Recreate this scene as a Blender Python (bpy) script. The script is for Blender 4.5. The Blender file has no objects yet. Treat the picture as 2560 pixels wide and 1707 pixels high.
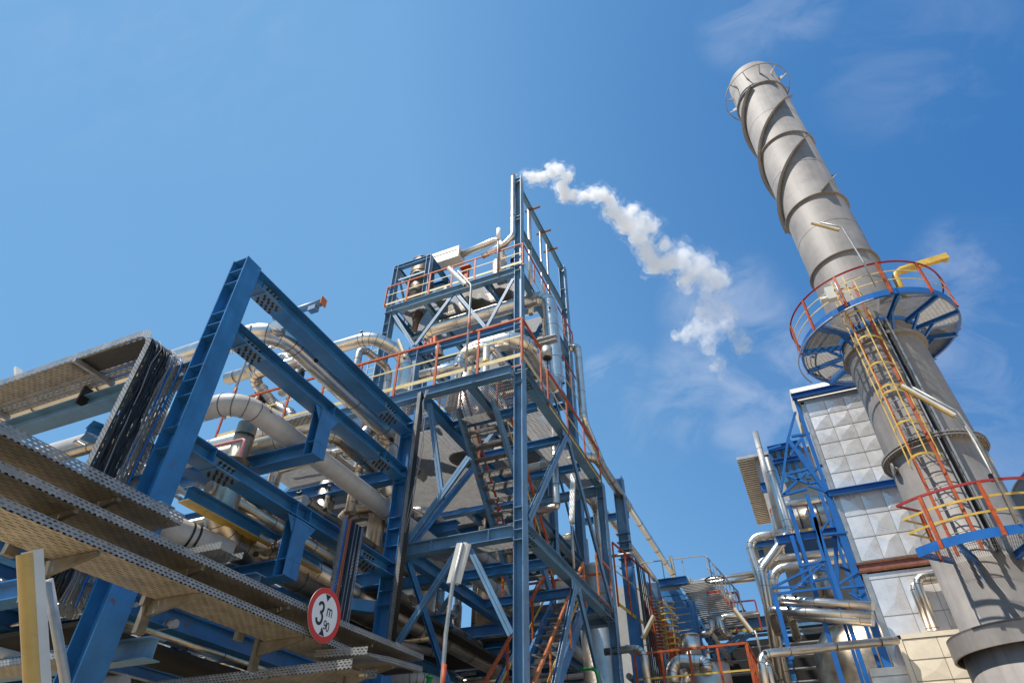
import bpy, math, random
from mathutils import Vector, Matrix
random.seed(7)
S = bpy.context.scene
COL = S.collection
V = Vector
# ------------------------------------------------------------------ camera geometry (measured from vanishing points)
F = 1560.0; TH = math.radians(40.14); YAW = math.radians(23.75); ROLL = 12/1850.0
CX, CY = 1280.0, 853.5
CAM = V((0, 0, 1.6))
R0 = V((math.cos(YAW), math.sin(YAW), 0))
FW = V((-math.sin(YAW)*math.cos(TH), math.cos(YAW)*math.cos(TH), math.sin(TH)))
U0 = V((math.sin(YAW)*math.sin(TH), -math.cos(YAW)*math.sin(TH), math.cos(TH)))
RT = R0*math.cos(ROLL)+U0*math.sin(ROLL)
UP = U0*math.cos(ROLL)-R0*math.sin(ROLL)
def ray(u, v): return RT*(u-CX)+UP*(CY-v)+FW*F
def on(ax, u, v, val):
    d = ray(u, v); return CAM+d*((val-CAM[ax])/d[ax])
# sight line through a measured photo point met with a known plane of the plant grid
def gx(p, c): return on(0, p[0], p[1], c)
def gy(p, c): return on(1, p[0], p[1], c)
def gz(p, c): return on(2, p[0], p[1], c)
def crop(ox, oy, s): return lambda x, y: (ox+x/s, oy+y/s)
k1 = crop(0,800,3.5636); k2 = crop(0,1240,3.357); k3 = crop(440,620,3.5636); k4 = crop(440,1000,3.5636)
k5 = crop(600,1340,4.2727); k6 = crop(900,420,3.92); k7 = crop(900,760,3.92); k8 = crop(980,1100,3.92)
k9 = crop(1000,1300,3.852); ka = crop(1500,1300,3.852); kb = crop(1760,130,2.75); kd = crop(1960,620,4.6125)
kp = crop(2200,1060,4.3556); ke = crop(2140,1380,4.795); kl = crop(1800,920,3.92); kr = crop(2000,1260,3.507)
kf = crop(1800,1060,4.9); kn = crop(1320,1000,6.03); ks = crop(1260,380,2.614); ko = crop(960,820,7.13)
k1b = crop(1240,800,7.84)

# ------------------------------------------------------------------ materials
def mat(name, col, rough=.5, metal=0., spec=.5, var=.12, vscale=3., bump=0., bscale=30., streak=0., rust=0., col2=None, rvar=.1, stretch=None, coat=0.):
    m = bpy.data.materials.new(name); m.use_nodes = True
    nt = m.node_tree; N = nt.nodes; L = nt.links
    b = N['Principled BSDF']
    b.inputs['Roughness'].default_value = rough; b.inputs['Metallic'].default_value = metal
    b.inputs['Specular IOR Level'].default_value = spec
    b.inputs['Coat Weight'].default_value = coat
    tc = N.new('ShaderNodeTexCoord'); mp = N.new('ShaderNodeMapping'); L.new(tc.outputs['Object'], mp.inputs[0])
    if stretch: mp.inputs['Scale'].default_value = stretch
    n1 = N.new('ShaderNodeTexNoise'); n1.inputs['Scale'].default_value = vscale; n1.inputs['Detail'].default_value = 6; n1.inputs['Roughness'].default_value = .65
    L.new(mp.outputs[0], n1.inputs['Vector'])
    mr = N.new('ShaderNodeMapRange'); mr.inputs[1].default_value = .3; mr.inputs[2].default_value = .7; L.new(n1.outputs[0], mr.inputs[0])
    mx = N.new('ShaderNodeMix'); mx.data_type = 'RGBA'
    c = V(col); d = V(col2) if col2 else c*(1-var*2)
    mx.inputs[6].default_value = (*d, 1); mx.inputs[7].default_value = (*(c*(1+var*.6) if not col2 else c), 1)
    L.new(mr.outputs[0], mx.inputs[0])
    out = mx.outputs[2]
    if streak:
        m2 = N.new('ShaderNodeMapping'); m2.inputs['Scale'].default_value = (9, 9, .35); L.new(tc.outputs['Object'], m2.inputs[0])
        n2 = N.new('ShaderNodeTexNoise'); n2.inputs['Scale'].default_value = 1.; n2.inputs['Detail'].default_value = 5; L.new(m2.outputs[0], n2.inputs['Vector'])
        r2 = N.new('ShaderNodeMapRange'); r2.inputs[1].default_value = .45; r2.inputs[2].default_value = .75; r2.inputs[4].default_value = streak; L.new(n2.outputs[0], r2.inputs[0])
        x2 = N.new('ShaderNodeMix'); x2.data_type = 'RGBA'; x2.inputs[7].default_value = (*(c*.62), 1)
        L.new(r2.outputs[0], x2.inputs[0]); L.new(out, x2.inputs[6]); out = x2.outputs[2]
    if rust:
        n3 = N.new('ShaderNodeTexNoise'); n3.inputs['Scale'].default_value = 5.5; n3.inputs['Detail'].default_value = 9; n3.inputs['Roughness'].default_value = .7
        L.new(tc.outputs['Object'], n3.inputs['Vector'])
        r3 = N.new('ShaderNodeMapRange'); r3.inputs[1].default_value = .66-rust*.1; r3.inputs[2].default_value = .72; L.new(n3.outputs[0], r3.inputs[0])
        x3 = N.new('ShaderNodeMix'); x3.data_type = 'RGBA'; x3.inputs[7].default_value = (.16, .06, .022, 1)
        L.new(r3.outputs[0], x3.inputs[0]); L.new(out, x3.inputs[6]); out = x3.outputs[2]
    L.new(out, b.inputs['Base Color'])
    rr = N.new('ShaderNodeMapRange'); rr.inputs[3].default_value = max(.03, rough-rvar); rr.inputs[4].default_value = min(1, rough+rvar)
    L.new(n1.outputs[0], rr.inputs[0]); L.new(rr.outputs[0], b.inputs['Roughness'])
    if bump:
        nb = N.new('ShaderNodeTexNoise'); nb.inputs['Scale'].default_value = bscale; nb.inputs['Detail'].default_value = 3; L.new(mp.outputs[0], nb.inputs['Vector'])
        bp = N.new('ShaderNodeBump'); bp.inputs['Strength'].default_value = bump; bp.inputs['Distance'].default_value = .01
        L.new(nb.outputs[0], bp.inputs['Height']); L.new(bp.outputs[0], b.inputs['Normal'])
    return m
def slotted(name, col, rough=.5, metal=.7, pu=.05, pv=.03, fu=.5, fv=.3):
    """galvanised sheet with punched slots: UV is in metres along / across the sheet"""
    m = mat(name, col, rough, metal, var=.18, vscale=6, bump=.15, bscale=60)
    nt = m.node_tree; N = nt.nodes; L = nt.links; b = N['Principled BSDF']
    uv = N.new('ShaderNodeUVMap'); sp = N.new('ShaderNodeSeparateXYZ'); L.new(uv.outputs[0], sp.inputs[0])
    def mth(op, a, bb=None, c=None):
        n = N.new('ShaderNodeMath'); n.operation = op
        for i, q in enumerate((a, bb, c)):
            if q is None: continue
            if isinstance(q, (int, float)): n.inputs[i].default_value = q
            else: L.new(q, n.inputs[i])
        return n.outputs[0]
    vrow = mth('DIVIDE', sp.outputs[1], pv); fl = mth('FLOOR', vrow)
    par = mth('MULTIPLY', mth('MODULO', fl, 2.), .5)
    uu = mth('FRACT', mth('ADD', mth('DIVIDE', sp.outputs[0], pu), par)); vv = mth('FRACT', vrow)
    hole = mth('MULTIPLY', mth('LESS_THAN', uu, fu), mth('LESS_THAN', vv, fv))
    a = mth('SUBTRACT', 1., hole); L.new(a, b.inputs['Alpha'])
    return m
M = {}
M['blue'] = mat('faded_blue_paint', (.030,.190,.44), .36, 0, .75, var=.22, vscale=1.6, streak=.5, rust=.5, coat=.1, bump=.08, bscale=18)
M['blue2'] = mat('chalky_blue_paint', (.115,.255,.41), .46, 0, .85, var=.20, vscale=1.8, streak=.45, rust=.5, coat=.0, bump=.08, bscale=18)
M['blue3'] = mat('fresh_blue_paint', (.020,.135,.43), .3, 0, .5, var=.10, vscale=2, streak=.15, coat=.2)
M['alu'] = mat('aluminium_cladding', (.80,.73,.64), .31, 1, .5, var=.10, vscale=2.6, bump=.05, bscale=5, rvar=.09, streak=.12)
M['alu2'] = mat('dull_aluminium_cladding', (.64,.57,.49), .40, 1, .5, var=.12, vscale=3, bump=.06, bscale=7, rvar=.08)
M['tan_lit'] = mat('tan_lit_cladding', (.62,.50,.36), .36, 1, .5, var=.2, vscale=3, bump=.1, rvar=.1)  # silver cladding with the ground's tan reflection put into its base colour
M['panel'] = mat('aluminium_panels', (.88,.85,.82), .30, .42, .5, var=.08, vscale=2.6, bump=.22, bscale=3, rvar=.12, streak=.12)
M['cream'] = mat('cream_panels', (.93,.80,.60), .5, .0, .5, var=.08, vscale=2)
M['seam'] = mat('dark_seam', (.09,.075,.06), .6, .3)
M['white_pipe'] = mat('grey_white_pipe_paint', (.56,.53,.49), .42, 0, .5, var=.1, vscale=2.5, streak=.3, rust=.12)
M['stack'] = mat('weathered_grey_steel', (.30,.272,.25), .62, .1, .4, var=.15, vscale=1.3, streak=.5, bump=.10, bscale=10)
M['red'] = mat('orange_red_paint', (.50,.098,.030), .5, 0, .25, var=.22, vscale=7, rust=.5)
M['dred'] = mat('dark_red_paint', (.38,.03,.025), .4, 0, .5, var=.12, vscale=7)
M['orange'] = mat('orange_paint', (.60,.17,.045), .42, 0, .5, var=.15, vscale=7)
M['yel'] = mat('yellow_paint', (.66,.42,.07), .42, 0, .5, var=.15, vscale=7)
M['pyel'] = mat('faded_yellow_paint', (.62,.48,.20), .5, 0, .5, var=.15, vscale=7)
M['pink'] = mat('pink_primer', (.60,.24,.27), .5)
M['steel'] = mat('galvanised_steel', (.42,.41,.39), .5, .6, .5, var=.15, vscale=8)
M['grate'] = mat('galvanised_grating', (.27,.255,.24), .55, .3, .5, var=.15, vscale=8)
M['tray'] = slotted('perforated_cable_tray', (.36,.355,.34), .52, .5, pu=.055, pv=.028, fu=.55, fv=.42)
M['traybot'] = slotted('perforated_tray_bottom', (.40,.35,.27), .5, .5, pu=.12, pv=.045, fu=.6, fv=.22)  # tan base colour paints the warm ground reflection on galvanised undersides
M['black'] = mat('black_cable', (.012,.012,.014), .45)
M['cblue'] = mat('blue_cable', (.01,.14,.50), .4)
M['cgrey'] = mat('grey_cable', (.20,.20,.21), .5)
M['corange'] = mat('orange_cable', (.42,.12,.05), .5)
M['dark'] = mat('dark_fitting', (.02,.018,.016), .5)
M['plate'] = mat('shaded_deck_plate', (.060,.055,.050), .7, .2, var=.3, vscale=3)  # near-black base colour paints the shade low in the rack
M['arm'] = mat('weathered_tray_arm', (.22,.19,.14), .6, .5, var=.25, vscale=6)
M['brown'] = mat('heat_browned_cladding', (.20,.15,.11), .45, .7, .5, var=.3, vscale=3)
M['rust'] = mat('rusty_steel', (.20,.075,.03), .75, .1, var=.3, vscale=9)
M['rustb'] = mat('rusty_bolts', (.055,.035,.022), .7, .2, var=.3, vscale=9)
M['rubber'] = mat('red_rubber_joint', (.33,.12,.09), .6, var=.2, vscale=6)
M['lamp'] = mat('lamp_housing', (.66,.63,.56), .35, 0, .5, var=.08)
M['lens'] = mat('yellowed_lamp_cover', (.56,.36,.11), .28, 0, .5, var=.12, vscale=3)
M['white'] = mat('white_sign_paint', (.78,.77,.75), .4, var=.03)
M['sred'] = mat('sign_red', (.62,.03,.02), .4, var=.04)
M['sblack'] = mat('sign_black', (.012,.012,.012), .5)
M['wallg'] = mat('grey_wall_cladding', (.44,.43,.40), .5, .1, var=.08, streak=.2)
M['green'] = mat('green_paint', (.03,.25,.06), .45)
M['ground'] = mat('sandy_concrete', (.60,.455,.28), .9, 0, .2, var=.10, vscale=.35, bump=.3, bscale=3)
M['road'] = mat('pale_asphalt', (.20,.185,.165), .9, 0, .2, var=.12, vscale=.8, bump=.4, bscale=20)

# ------------------------------------------------------------------ mesh builder
class MB:
    def __init__(s): s.v = []; s.f = []; s.uv = []; s.sm = []; s.mk = []
    def mark(s): s.mk.append(len(s.f)); return s   # faces from here on use the next material
    def face(s, pts, uv=None, smooth=False):
        i = len(s.v); s.v += [tuple(p) for p in pts]; s.f.append(tuple(range(i, i+len(pts)))); s.uv.append(uv); s.sm.append(smooth)
    def grid(s, rings, close=True, smooth=True, capa=False, capb=False):
        i = len(s.v); n = len(rings[0])
        for r in rings: s.v += [tuple(p) for p in r]
        for a in range(len(rings)-1):
            for b in range(n if close else n-1):
                c = (b+1) % n
                s.f.append((i+a*n+b, i+a*n+c, i+(a+1)*n+c, i+(a+1)*n+b)); s.uv.append(None); s.sm.append(smooth)
        if capa: s.f.append(tuple(i+b for b in range(n-1, -1, -1))); s.uv.append(None); s.sm.append(False)
        if capb: s.f.append(tuple(i+(len(rings)-1)*n+b for b in range(n))); s.uv.append(None); s.sm.append(False)
        return s
    def obox(s, c, a, b, d):
        c = V(c); P = [c+a*i+b*j+d*k for i in (-1, 1) for j in (-1, 1) for k in (-1, 1)]
        i = len(s.v); s.v += [tuple(p) for p in P]
        for q in ((0,1,3,2),(4,6,7,5),(0,4,5,1),(2,3,7,6),(0,2,6,4),(1,5,7,3)):
            s.f.append(tuple(i+k for k in q)); s.uv.append(None); s.sm.append(False)
        return s
    def box(s, p, q):
        p = V(p); q = V(q); c = (p+q)/2; h = (q-p)/2
        return s.obox(c, V((abs(h.x),0,0)), V((0,abs(h.y),0)), V((0,0,abs(h.z))))
    def fr(s, p0, p1, up):
        d = (V(p1)-V(p0)); L = d.length; d.normalize(); up = V(up)
        if abs(d.dot(up)) > .98: up = V((1,0,0)) if abs(d.x) < .9 else V((0,1,0))
        side = d.cross(up).normalized(); upv = side.cross(d).normalized(); return d, side, upv, L
    def bar(s, p0, p1, w, h, up=(0,0,1)):
        p0 = V(p0); p1 = V(p1); d, sd, u, L = s.fr(p0, p1, up)
        return s.obox((p0+p1)/2, d*(L/2), sd*(w/2), u*(h/2))
    def ib(s, p0, p1, w, h, up=(0,0,1), tf=.016, tw=.011):
        """I section; h is the depth along up, w the flange width"""
        p0 = V(p0); p1 = V(p1); d, sd, u, L = s.fr(p0, p1, up); c = (p0+p1)/2
        s.obox(c+u*(h/2-tf/2), d*(L/2), sd*(w/2), u*(tf/2)); s.obox(c-u*(h/2-tf/2), d*(L/2), sd*(w/2), u*(tf/2))
        s.obox(c, d*(L/2-.001), sd*(tw/2), u*(h/2-tf)); return s
    def ch(s, p0, p1, w, h, up=(0,0,1), t=.01, flip=1):
        """channel section: web on one side, two flanges"""
        p0 = V(p0); p1 = V(p1); d, sd, u, L = s.fr(p0, p1, up); c = (p0+p1)/2; sd = sd*flip
        s.obox(c+u*(h/2-t/2), d*(L/2), sd*(w/2), u*(t/2)); s.obox(c-u*(h/2-t/2), d*(L/2), sd*(w/2), u*(t/2))
        s.obox(c-sd*(w/2-t/2), d*(L/2-.001), sd*(t/2), u*(h/2-t)); return s
    def tube(s, p0, p1, r, n=12, r1=None, caps=True, smooth=True):
        p0 = V(p0); p1 = V(p1); d, sd, u, L = s.fr(p0, p1, (0,0,1)); r1 = r if r1 is None else r1
        A = [2*math.pi*k/n for k in range(n)]
        return s.grid([[p0+(sd*math.cos(a)+u*math.sin(a))*r for a in A], [p1+(sd*math.cos(a)+u*math.sin(a))*r1 for a in A]], smooth=smooth, capa=caps, capb=caps)
    def sweep(s, pts, r, n=16, caps=True):
        pts = [V(p) for p in pts]; T = []
        for i in range(len(pts)):
            a = (pts[i]-pts[i-1]).normalized() if i else (pts[1]-pts[0]).normalized()
            b = (pts[i+1]-pts[i]).normalized() if i < len(pts)-1 else a
            T.append((a+b).normalized())
        up = V((0,0,1)) if abs(T[0].z) < .9 else V((1,0,0)); u = (up-T[0]*up.dot(T[0])).normalized(); rings = []
        for i, t in enumerate(T):
            u = (u-t*u.dot(t)).normalized(); w = t.cross(u)
            rr = r[i] if isinstance(r, list) else r
            rings.append([pts[i]+(u*math.cos(2*math.pi*k/n)+w*math.sin(2*math.pi*k/n))*rr for k in range(n)])
        return s.grid(rings, capa=caps, capb=caps)
    def ring(s, c, ax, R, w, h, n=48, a0=0, a1=2*math.pi):
        """flat ring, radial width w (outwards from R), thickness h along the axis"""
        c = V(c); ax = V(ax).normalized(); u = (V((1,0,0)) if abs(ax.x) < .9 else V((0,1,0))); u = (u-ax*u.dot(ax)).normalized(); v = ax.cross(u)
        full = abs(a1-a0-2*math.pi) < 1e-6; rs = []
        for k in range(n if full else n+1):
            a = a0+(a1-a0)*k/n; q = u*math.cos(a)+v*math.sin(a)
            rs.append([c+q*R-ax*h/2, c+q*(R+w)-ax*h/2, c+q*(R+w)+ax*h/2, c+q*R+ax*h/2])
        if full: rs.append(rs[0])
        return s.grid(rs, smooth=False, capa=not full, capb=not full)
    def sheet(s, p0, p1, w, voff=0, t=.003):
        """thin sheet between parallel edges p0->p1 and p0+w->p1+w with metre UVs (a slab with real thickness)"""
        p0 = V(p0); p1 = V(p1); w = V(w); L = (p1-p0).length; W = w.length; n = (p1-p0).cross(w).normalized()*t
        uv = [(0,voff),(L,voff),(L,voff+W),(0,voff+W)]
        s.face([p0,p1,p1+w,p0+w], uv); s.face([p0+n,p0+w+n,p1+w+n,p1+n], [uv[0],uv[3],uv[2],uv[1]])
        return s
    def build(s, name, m, parent=None):
        me = bpy.data.meshes.new(name)
        o0 = V((0,0,0))
        me.from_pydata(s.v, [], s.f); [me.materials.append(M[q] if isinstance(q, str) else q) for q in (m if isinstance(m, tuple) else (m,))]
        me.polygons.foreach_set('use_smooth', s.sm)
        if s.mk: me.polygons.foreach_set('material_index', [sum(k >= q for q in s.mk) for k in range(len(s.f))])
        if any(s.uv):
            ul = me.uv_layers.new(name='UVMap')
            for p, uv in zip(me.polygons, s.uv):
                if uv:
                    for li, c in zip(p.loop_indices, uv): ul.data[li].uv = c
        me.update(); o = bpy.data.objects.new(name, me); COL.objects.link(o)
        if parent is not None:
            o.parent = parent; o.matrix_parent_inverse = Matrix.Translation(parent.location).inverted()
        return o
def fin(pts, bend=None, n=7):
    """polyline -> centreline with rounded elbows"""
    pts = [V(p) for p in pts]; out = [pts[0]]
    for i in range(1, len(pts)-1):
        a = pts[i-1]-pts[i]; b = pts[i+1]-pts[i]; ang = a.angle(b); la, lb = a.length, b.length
        t = min(bend/math.tan(ang/2) if ang < 3.1 else 0, la*.48, lb*.48)
        if t < 1e-3: out.append(pts[i]); continue
        R = t*math.tan(ang/2); p = pts[i]+a.normalized()*t; q = pts[i]+b.normalized()*t
        c = pts[i]+(a.normalized()+b.normalized()).normalized()*(R/math.sin(ang/2))
        sw = math.pi-ang; e1 = (p-c); ax = e1.cross(q-c).normalized()
        for k in range(n+1): out.append(c+Matrix.Rotation(sw*k/n, 3, ax) @ e1)
    out.append(pts[-1]); return out
def tag(o, label=None, cat=None, group=None, kind=None):
    if label: o['label'] = label
    if cat: o['category'] = cat
    if group: o['group'] = group
    if kind: o['kind'] = kind
    return o
def thing(name, label, cat, loc=(0,0,0), group=None):
    o = bpy.data.objects.new(name, None); COL.objects.link(o); o.location = loc; o.empty_display_size = .3
    bpy.context.view_layer.update()
    return tag(o, label, cat, group)
def pipe(name, label, cat, pts, r, m='alu', bend=None, seams=1.0, group=None, n=20, spots=(), flange=()):
    """a clad pipe run: body, thin seams at the joints of the cladding, dark inspection plugs"""
    bend = bend or r*2.6; path = fin(pts, bend, 8)
    t = thing(name, label, cat, path[0], group)
    sm = MB().sweep(path, r, n); sm.mark()
    if seams:
        acc = .3*seams; cnt = 0
        for i in range(len(path)-1):
            a, b = path[i], path[i+1]; L = (b-a).length; d = (b-a).normalized()
            if L < bend*.6:
                if i % 2 == 0: sm.ring(a, d, r*.99, .007+r*.012, .010, n)
                continue
            k = acc
            while k < L: sm.ring(a+d*k, d, r*.99, .006+r*.012, .010, n); k += seams
            acc = k-L
    sm.build('cladding', (m, 'seam'), t)
    for q, nrm in spots:
        nrm = V(nrm).normalized()
        MB().tube(V(q)-nrm*.02, V(q)+nrm*.035, .042, 12).build('inspection_plug', 'dark', t)
    for q, d in flange:
        f = MB(); f.ring(q, d, r*.98, .09, .05, 24); f.build('flange', m, t)
    return t
def stub(p, d=(0,0,1)): return (V(p), d)
X1, Y1, Z1 = V((1,0,0)), V((0,1,0)), V((0,0,1))
# ================================================================== setting
g = MB(); g.face([(-600,-600,0),(600,-600,0),(600,900,0),(-600,900,0)]); tag(g.build('ground','ground'), 'pale sandy concrete ground of the plant', kind='structure')
g = MB(); g.box((-4.6,-60,.002),(1.9,120,.006)); tag(g.build('road','road'), 'pale asphalt plant road', kind='structure')

# ================================================================== pipe rack in front (grid line x = -6.6, columns at y 4.65 and 9.85)
def stiff(mb, x0, x1, yf, zs, t=.012, d=.14):
    for z in zs:
        mb.box((x0+.017, yf+.003, z-t/2), (x1-.017, yf+d, z+t/2))
def bolts(mb, pts, r=.018, l=.03, d=(0,0,-1)):
    for p in pts: mb.tube(p, V(p)+V(d)*l, r, 6, smooth=False)
rack = thing('pipe_rack', 'blue steel pipe rack with riveted long beams and a tall leaning-looking column, left foreground', 'pipe rack', (-6.75,4.65,0))
c = MB(); c.ib((-6.755,4.65,0),(-6.755,4.65,9.07),.31,.31,X1,.02,.013)
stiff(c,-6.91,-6.6,4.5,[9.05,8.80,8.53,7.9,7.68,7.45,6.90,6.66,6.40,5.9,5.6]); c.build('column','blue',rack)
c = MB(); c.ib((-6.755,9.85,0),(-6.755,9.85,9.35),.30,.31,X1,.02,.013)
stiff(c,-6.91,-6.6,9.70,[9.0,8.7,7.95,7.62,6.86,6.62,6.28,5.95,5.7,5.45,5.2]); c.build('column','blue',rack)
def splice(z, y0, y1, h):
    p = MB()
    p.box((-6.905,y0,z-.014),(-6.595,y1,z-.002))
    n = 4; p2_ = MB()
    for i in range(n):
        y = y0+.07+(y1-y0-.14)*i/(n-1)
        bolts(p2_, [(-6.66,y,z-.012),(-6.70-.015,y+.05,z-.012),(-6.80,y,z-.012),(-6.86,y+.05,z-.012)], .021,.026)
    p.box((-6.742,y0+.03,z+.035),(-6.728,y1-.03,z+h-.035)); p.mark()
    for i in range(n):
        y = y0+.09+(y1-y0-.18)*i/(n-1)
        bolts(p2_, [(-6.73,y,z+.08),(-6.73,y+.03,z+h-.09)], .019,.04,(1,0,0))
    off_ = len(p.v); p.v += p2_.v; p.f += [tuple(k+off_ for k in f) for f in p2_.f]; p.uv += p2_.uv; p.sm += p2_.sm
    p.build('splice_plate',('blue2','rustb'),rack)
for z, h in ((8.745,.29),(7.66,.23),(5.68,.23)):
    b = MB(); b.ib((-6.755,4.815,z+h/2),(-6.755,9.69,z+h/2),.305,h,Z1,.016,.012)
    if z < 8:
        for y in (7.22, 8.9) if z > 6 else (5.17, 6.9, 7.22): b.box((-6.742,y-.005,z+.018),(-6.605,y+.005,z+h-.018))
    b.build('beam','blue',rack)
    splice(z, 5.02, 5.45, h) if z > 6 else splice(z, 5.25, 5.68, h)
    splice(z, 8.75, 9.2, h)
# hangers carrying the cross beams
for z0, z1, yc in ((7.65,6.78,7.07),(5.66,4.80,7.07)):
    b = MB(); b.ib((-6.70,yc,z1),(-6.70,yc,z0),.31,.19,X1,.014,.011)
    b.face([(-6.612,yc-.155,z0),(-6.612,yc+.155,z0),(-6.612,yc+.33,z0),(-6.612,yc+.155,z0-.26)]); b.face([(-6.62,yc-.155,z0-.26),(-6.62,yc-.33,z0),(-6.62,yc-.155,z0)])
    b.obox((-6.70,yc,z0-.03),V((.1,0,0)),V((0,.2,0)),V((0,0,.008))); b.build('hanger','blue',rack)
    b = MB(); b.ib((-6.60,yc,z1+.13),(-16,yc,z1+.13),.26,.26,Z1,.016,.011); b.box((-6.80,yc-.13,z1+.02),(-6.79,yc-.02,z1+.24)); b.build('cross_beam','blue',rack)
# cross beam at the tall column carrying the tray on the left, second parallel frame behind
for z, h, y in ((6.78,.24,4.62),(5.0,.26,4.62),(3.95,.24,4.62)):
    b = MB(); b.ib((-6.92,y,z+h/2),(-18,y,z+h/2),.26,h,Z1,.016,.011); b.build('cross_beam','blue2' if z > 5 else 'blue',rack)
for xx in (-11.6,):
    for yy in (4.65,9.85):
        b = MB(); b.ib((xx,yy,0),(xx,yy,5.6 if yy < 9 else 9.2),.30,.30,X1,.018,.012); stiff(b,xx-.15,xx+.15,yy-.15,[5.4,5.1,4.3,4.0]); b.build('column','blue',rack)
for z, x in ((5.1,-8.4),(5.1,-11.6),(3.95,-9.6),(3.95,-11.6),(3.95,-7.6)):
    b = MB(); b.ib((x,4.8,z+.12),(x,15.6,z+.12),.24,.24,Z1,.015,.011); b.build('beam','blue',rack)
for y in (9.85,12.6,15.5):
    for z in (3.95,5.6,7.75):
        b = MB(); b.ib((-6.93,y,z+.12),(-16,y,z+.12),.24,.26,Z1,.015,.011); b.build('cross_beam','blue',rack)
b = MB(); b.bar((-7.0,4.7,4.9),(-9.3,7.05,4.9),.16,.2); b.build('brace','blue',rack)
b = MB(); b.bar((-7.0,9.8,5.2),(-9.6,7.1,5.2),.16,.2); b.build('brace','blue',rack)
b = MB(); b.ib((-8.9,4.7,6.5),(-7.5,8.8,6.5),.3,.2,Z1); b.build('brace','blue',rack)
za = gx(k2(780,800),-8.0).z
MB().ib((-8.0,3.9,za+.1),(-8.0,15,za+.1),.2,.22,Z1,.014,.01).build('beam','blue',rack)
for p_, zz in ((k2(700,1035),za-.02),(k2(1500,900),za+.1),(k2(1700,1310),3.25),(k2(200,470),za+.35)):
    q = gz(p_,zz); MB().ib((-14,q.y,zz+.1),(-6.3,q.y,zz+.1),.2,.22,Z1,.014,.01).build('cross_beam','blue2',rack)
# yellow painted lifting beam under the left cross beam
q = gx(k4(60,900),-7.35); o = MB().ib((-7.35,q.y,q.z+.12),(-7.35,q.y+3.0,q.z+.12),.20,.20,Z1,.012,.01).mark().box((-7.455,q.y,q.z+.006),(-7.245,q.y+3.0,q.z+.016)).build('lifting_beam',('blue','yel')); tag(o,'blue lifting beam with a yellow painted underside below the rack beams','beam')

# ---- stub steel arm with orange end plate above the top beam
t = thing('pipe_support','short blue tubular support arm with an orange end plate above the top rack beam','pipe support',(-7.4,7.1,9.1))
p = on(2, *k3(1080,560), 9.35); q = on(2, *k3(1205,520), 9.35)
p = gz(k3(1070,560), 9.5); q = V((p.x+.62, p.y, p.z))
MB().tube(p-X1*.5, q, .07, 14).build('arm','blue2',t)
MB().obox(q, X1*.008, Y1*.075, Z1*.09).build('end_plate','orange',t)
MB().box(q+V((-.28,-.06,-.16)), q+V((-.12,.06,-.06))).build('bracket','blue2',t)

# ================================================================== big pipes in the rack
pipe('insulated_pipe','wide silver pipe elbowing round the tall blue column between the two top rack beams','pipe',
     [(-16,6.02,9.02),(-7.32,6.02,9.02),(-7.32,10.15,9.02),(-10.5,10.15,9.02)], .205,'alu',.55,1.9,
     spots=[((-7.75,5.87,9.05),(-.2,-1,.1)),((-7.15,7.0,8.93),(1,0,-.5)),((-7.25,9.9,8.84),(.3,0,-1))])
a = gz(k3(850,640),9.3); t = thing('pipe_branch_cap','round silver inspection cap on the elbow of the wide top pipe','cap',a)
MB().tube((-7.38,6.20,9.0),(-7.20,5.98,9.03),.12,20).build('cap_body','alu',t); MB().ring((-7.24,6.03,9.025),(.18,-.22,.03),.118,.03,.025,20).build('cap_rim','alu2',t)
pipe('painted_pipe','wide grey-white painted pipe bending down past the second rack beam','pipe',
     [(-15,5.78,7.28),(-7.28,5.78,7.28),(-7.28,24.,7.28)], .185,'white_pipe',.42,2.6,n=24)
def bp(z, pts): return [gz(p, z) for p in pts]
def along(pt, z, x0, x1): p = gz(pt, z); return [(x0,p.y,z),(x1,p.y,z)]
def pA(name,label,pts,r,m,seams=1.2,bend=None,**k): return pipe(name,label,'pipe',pts,r,m,bend,seams,**k)
# silver pipes running across behind the hangers
q = gx(k4(1100,230), -8.3); pA('insulated_pipe','straight silver clad pipe crossing behind the upper blue hanger', [(-14,q.y,q.z),(-7.6,q.y,q.z)], .21,'alu',1.5)
q = gx(k4(800,400), -8.3); pA('insulated_pipe','tan-lit silver pipe lying just under the grey-white pipe behind the hanger', [(-14,q.y,q.z),(-7.8,q.y,q.z)], .17,'tan_lit',1.4)
q = gx(k4(440,845), -8.1); pA('insulated_pipe','upright silver pipe beside the pink rail turning to run away below',[(q.x,q.y,q.z+1.35),(q.x,q.y,q.z-.05),(q.x,q.y+6,q.z-.05)],.17,'tan_lit',.8)
q = gx(k4(1730,200), -7.9); pA('insulated_pipe','thin silver pipe with a tight hook bend below the end of the top beam',[(q.x-.1,q.y,q.z-2.2),(q.x-.1,q.y,q.z),(q.x,q.y+2.5,q.z-.2)],.12,'alu',.7)
q = gx(k4(1830,730), -7.7); pA('insulated_pipe','fat upright silver pipe showing its domed lower elbow behind the second rack beam',[(q.x,q.y,q.z+1.8),(q.x,q.y,q.z-.2),(q.x-.3,q.y+2,q.z-.2)],.27,'alu',.4,bend=.4)
q = gx(k4(1600,420), -7.6); pA('insulated_pipe','thin bright silver pipe crossing behind the second rack beam',[(-10.5,q.y,q.z),(-7.4,q.y,q.z)],.07,'alu',1.)
# pink handrail
b_ = gx(k4(620,345),-7.6); a = gy(k4(340,410),b_.y); cc = b_+V((0,0,-.85))
tag(MB().sweep(fin([a,b_,cc],.08),.028,8).build('pink_rail','pink'),'pink primer painted handrail tube bent over a silver pipe','rail')
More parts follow.
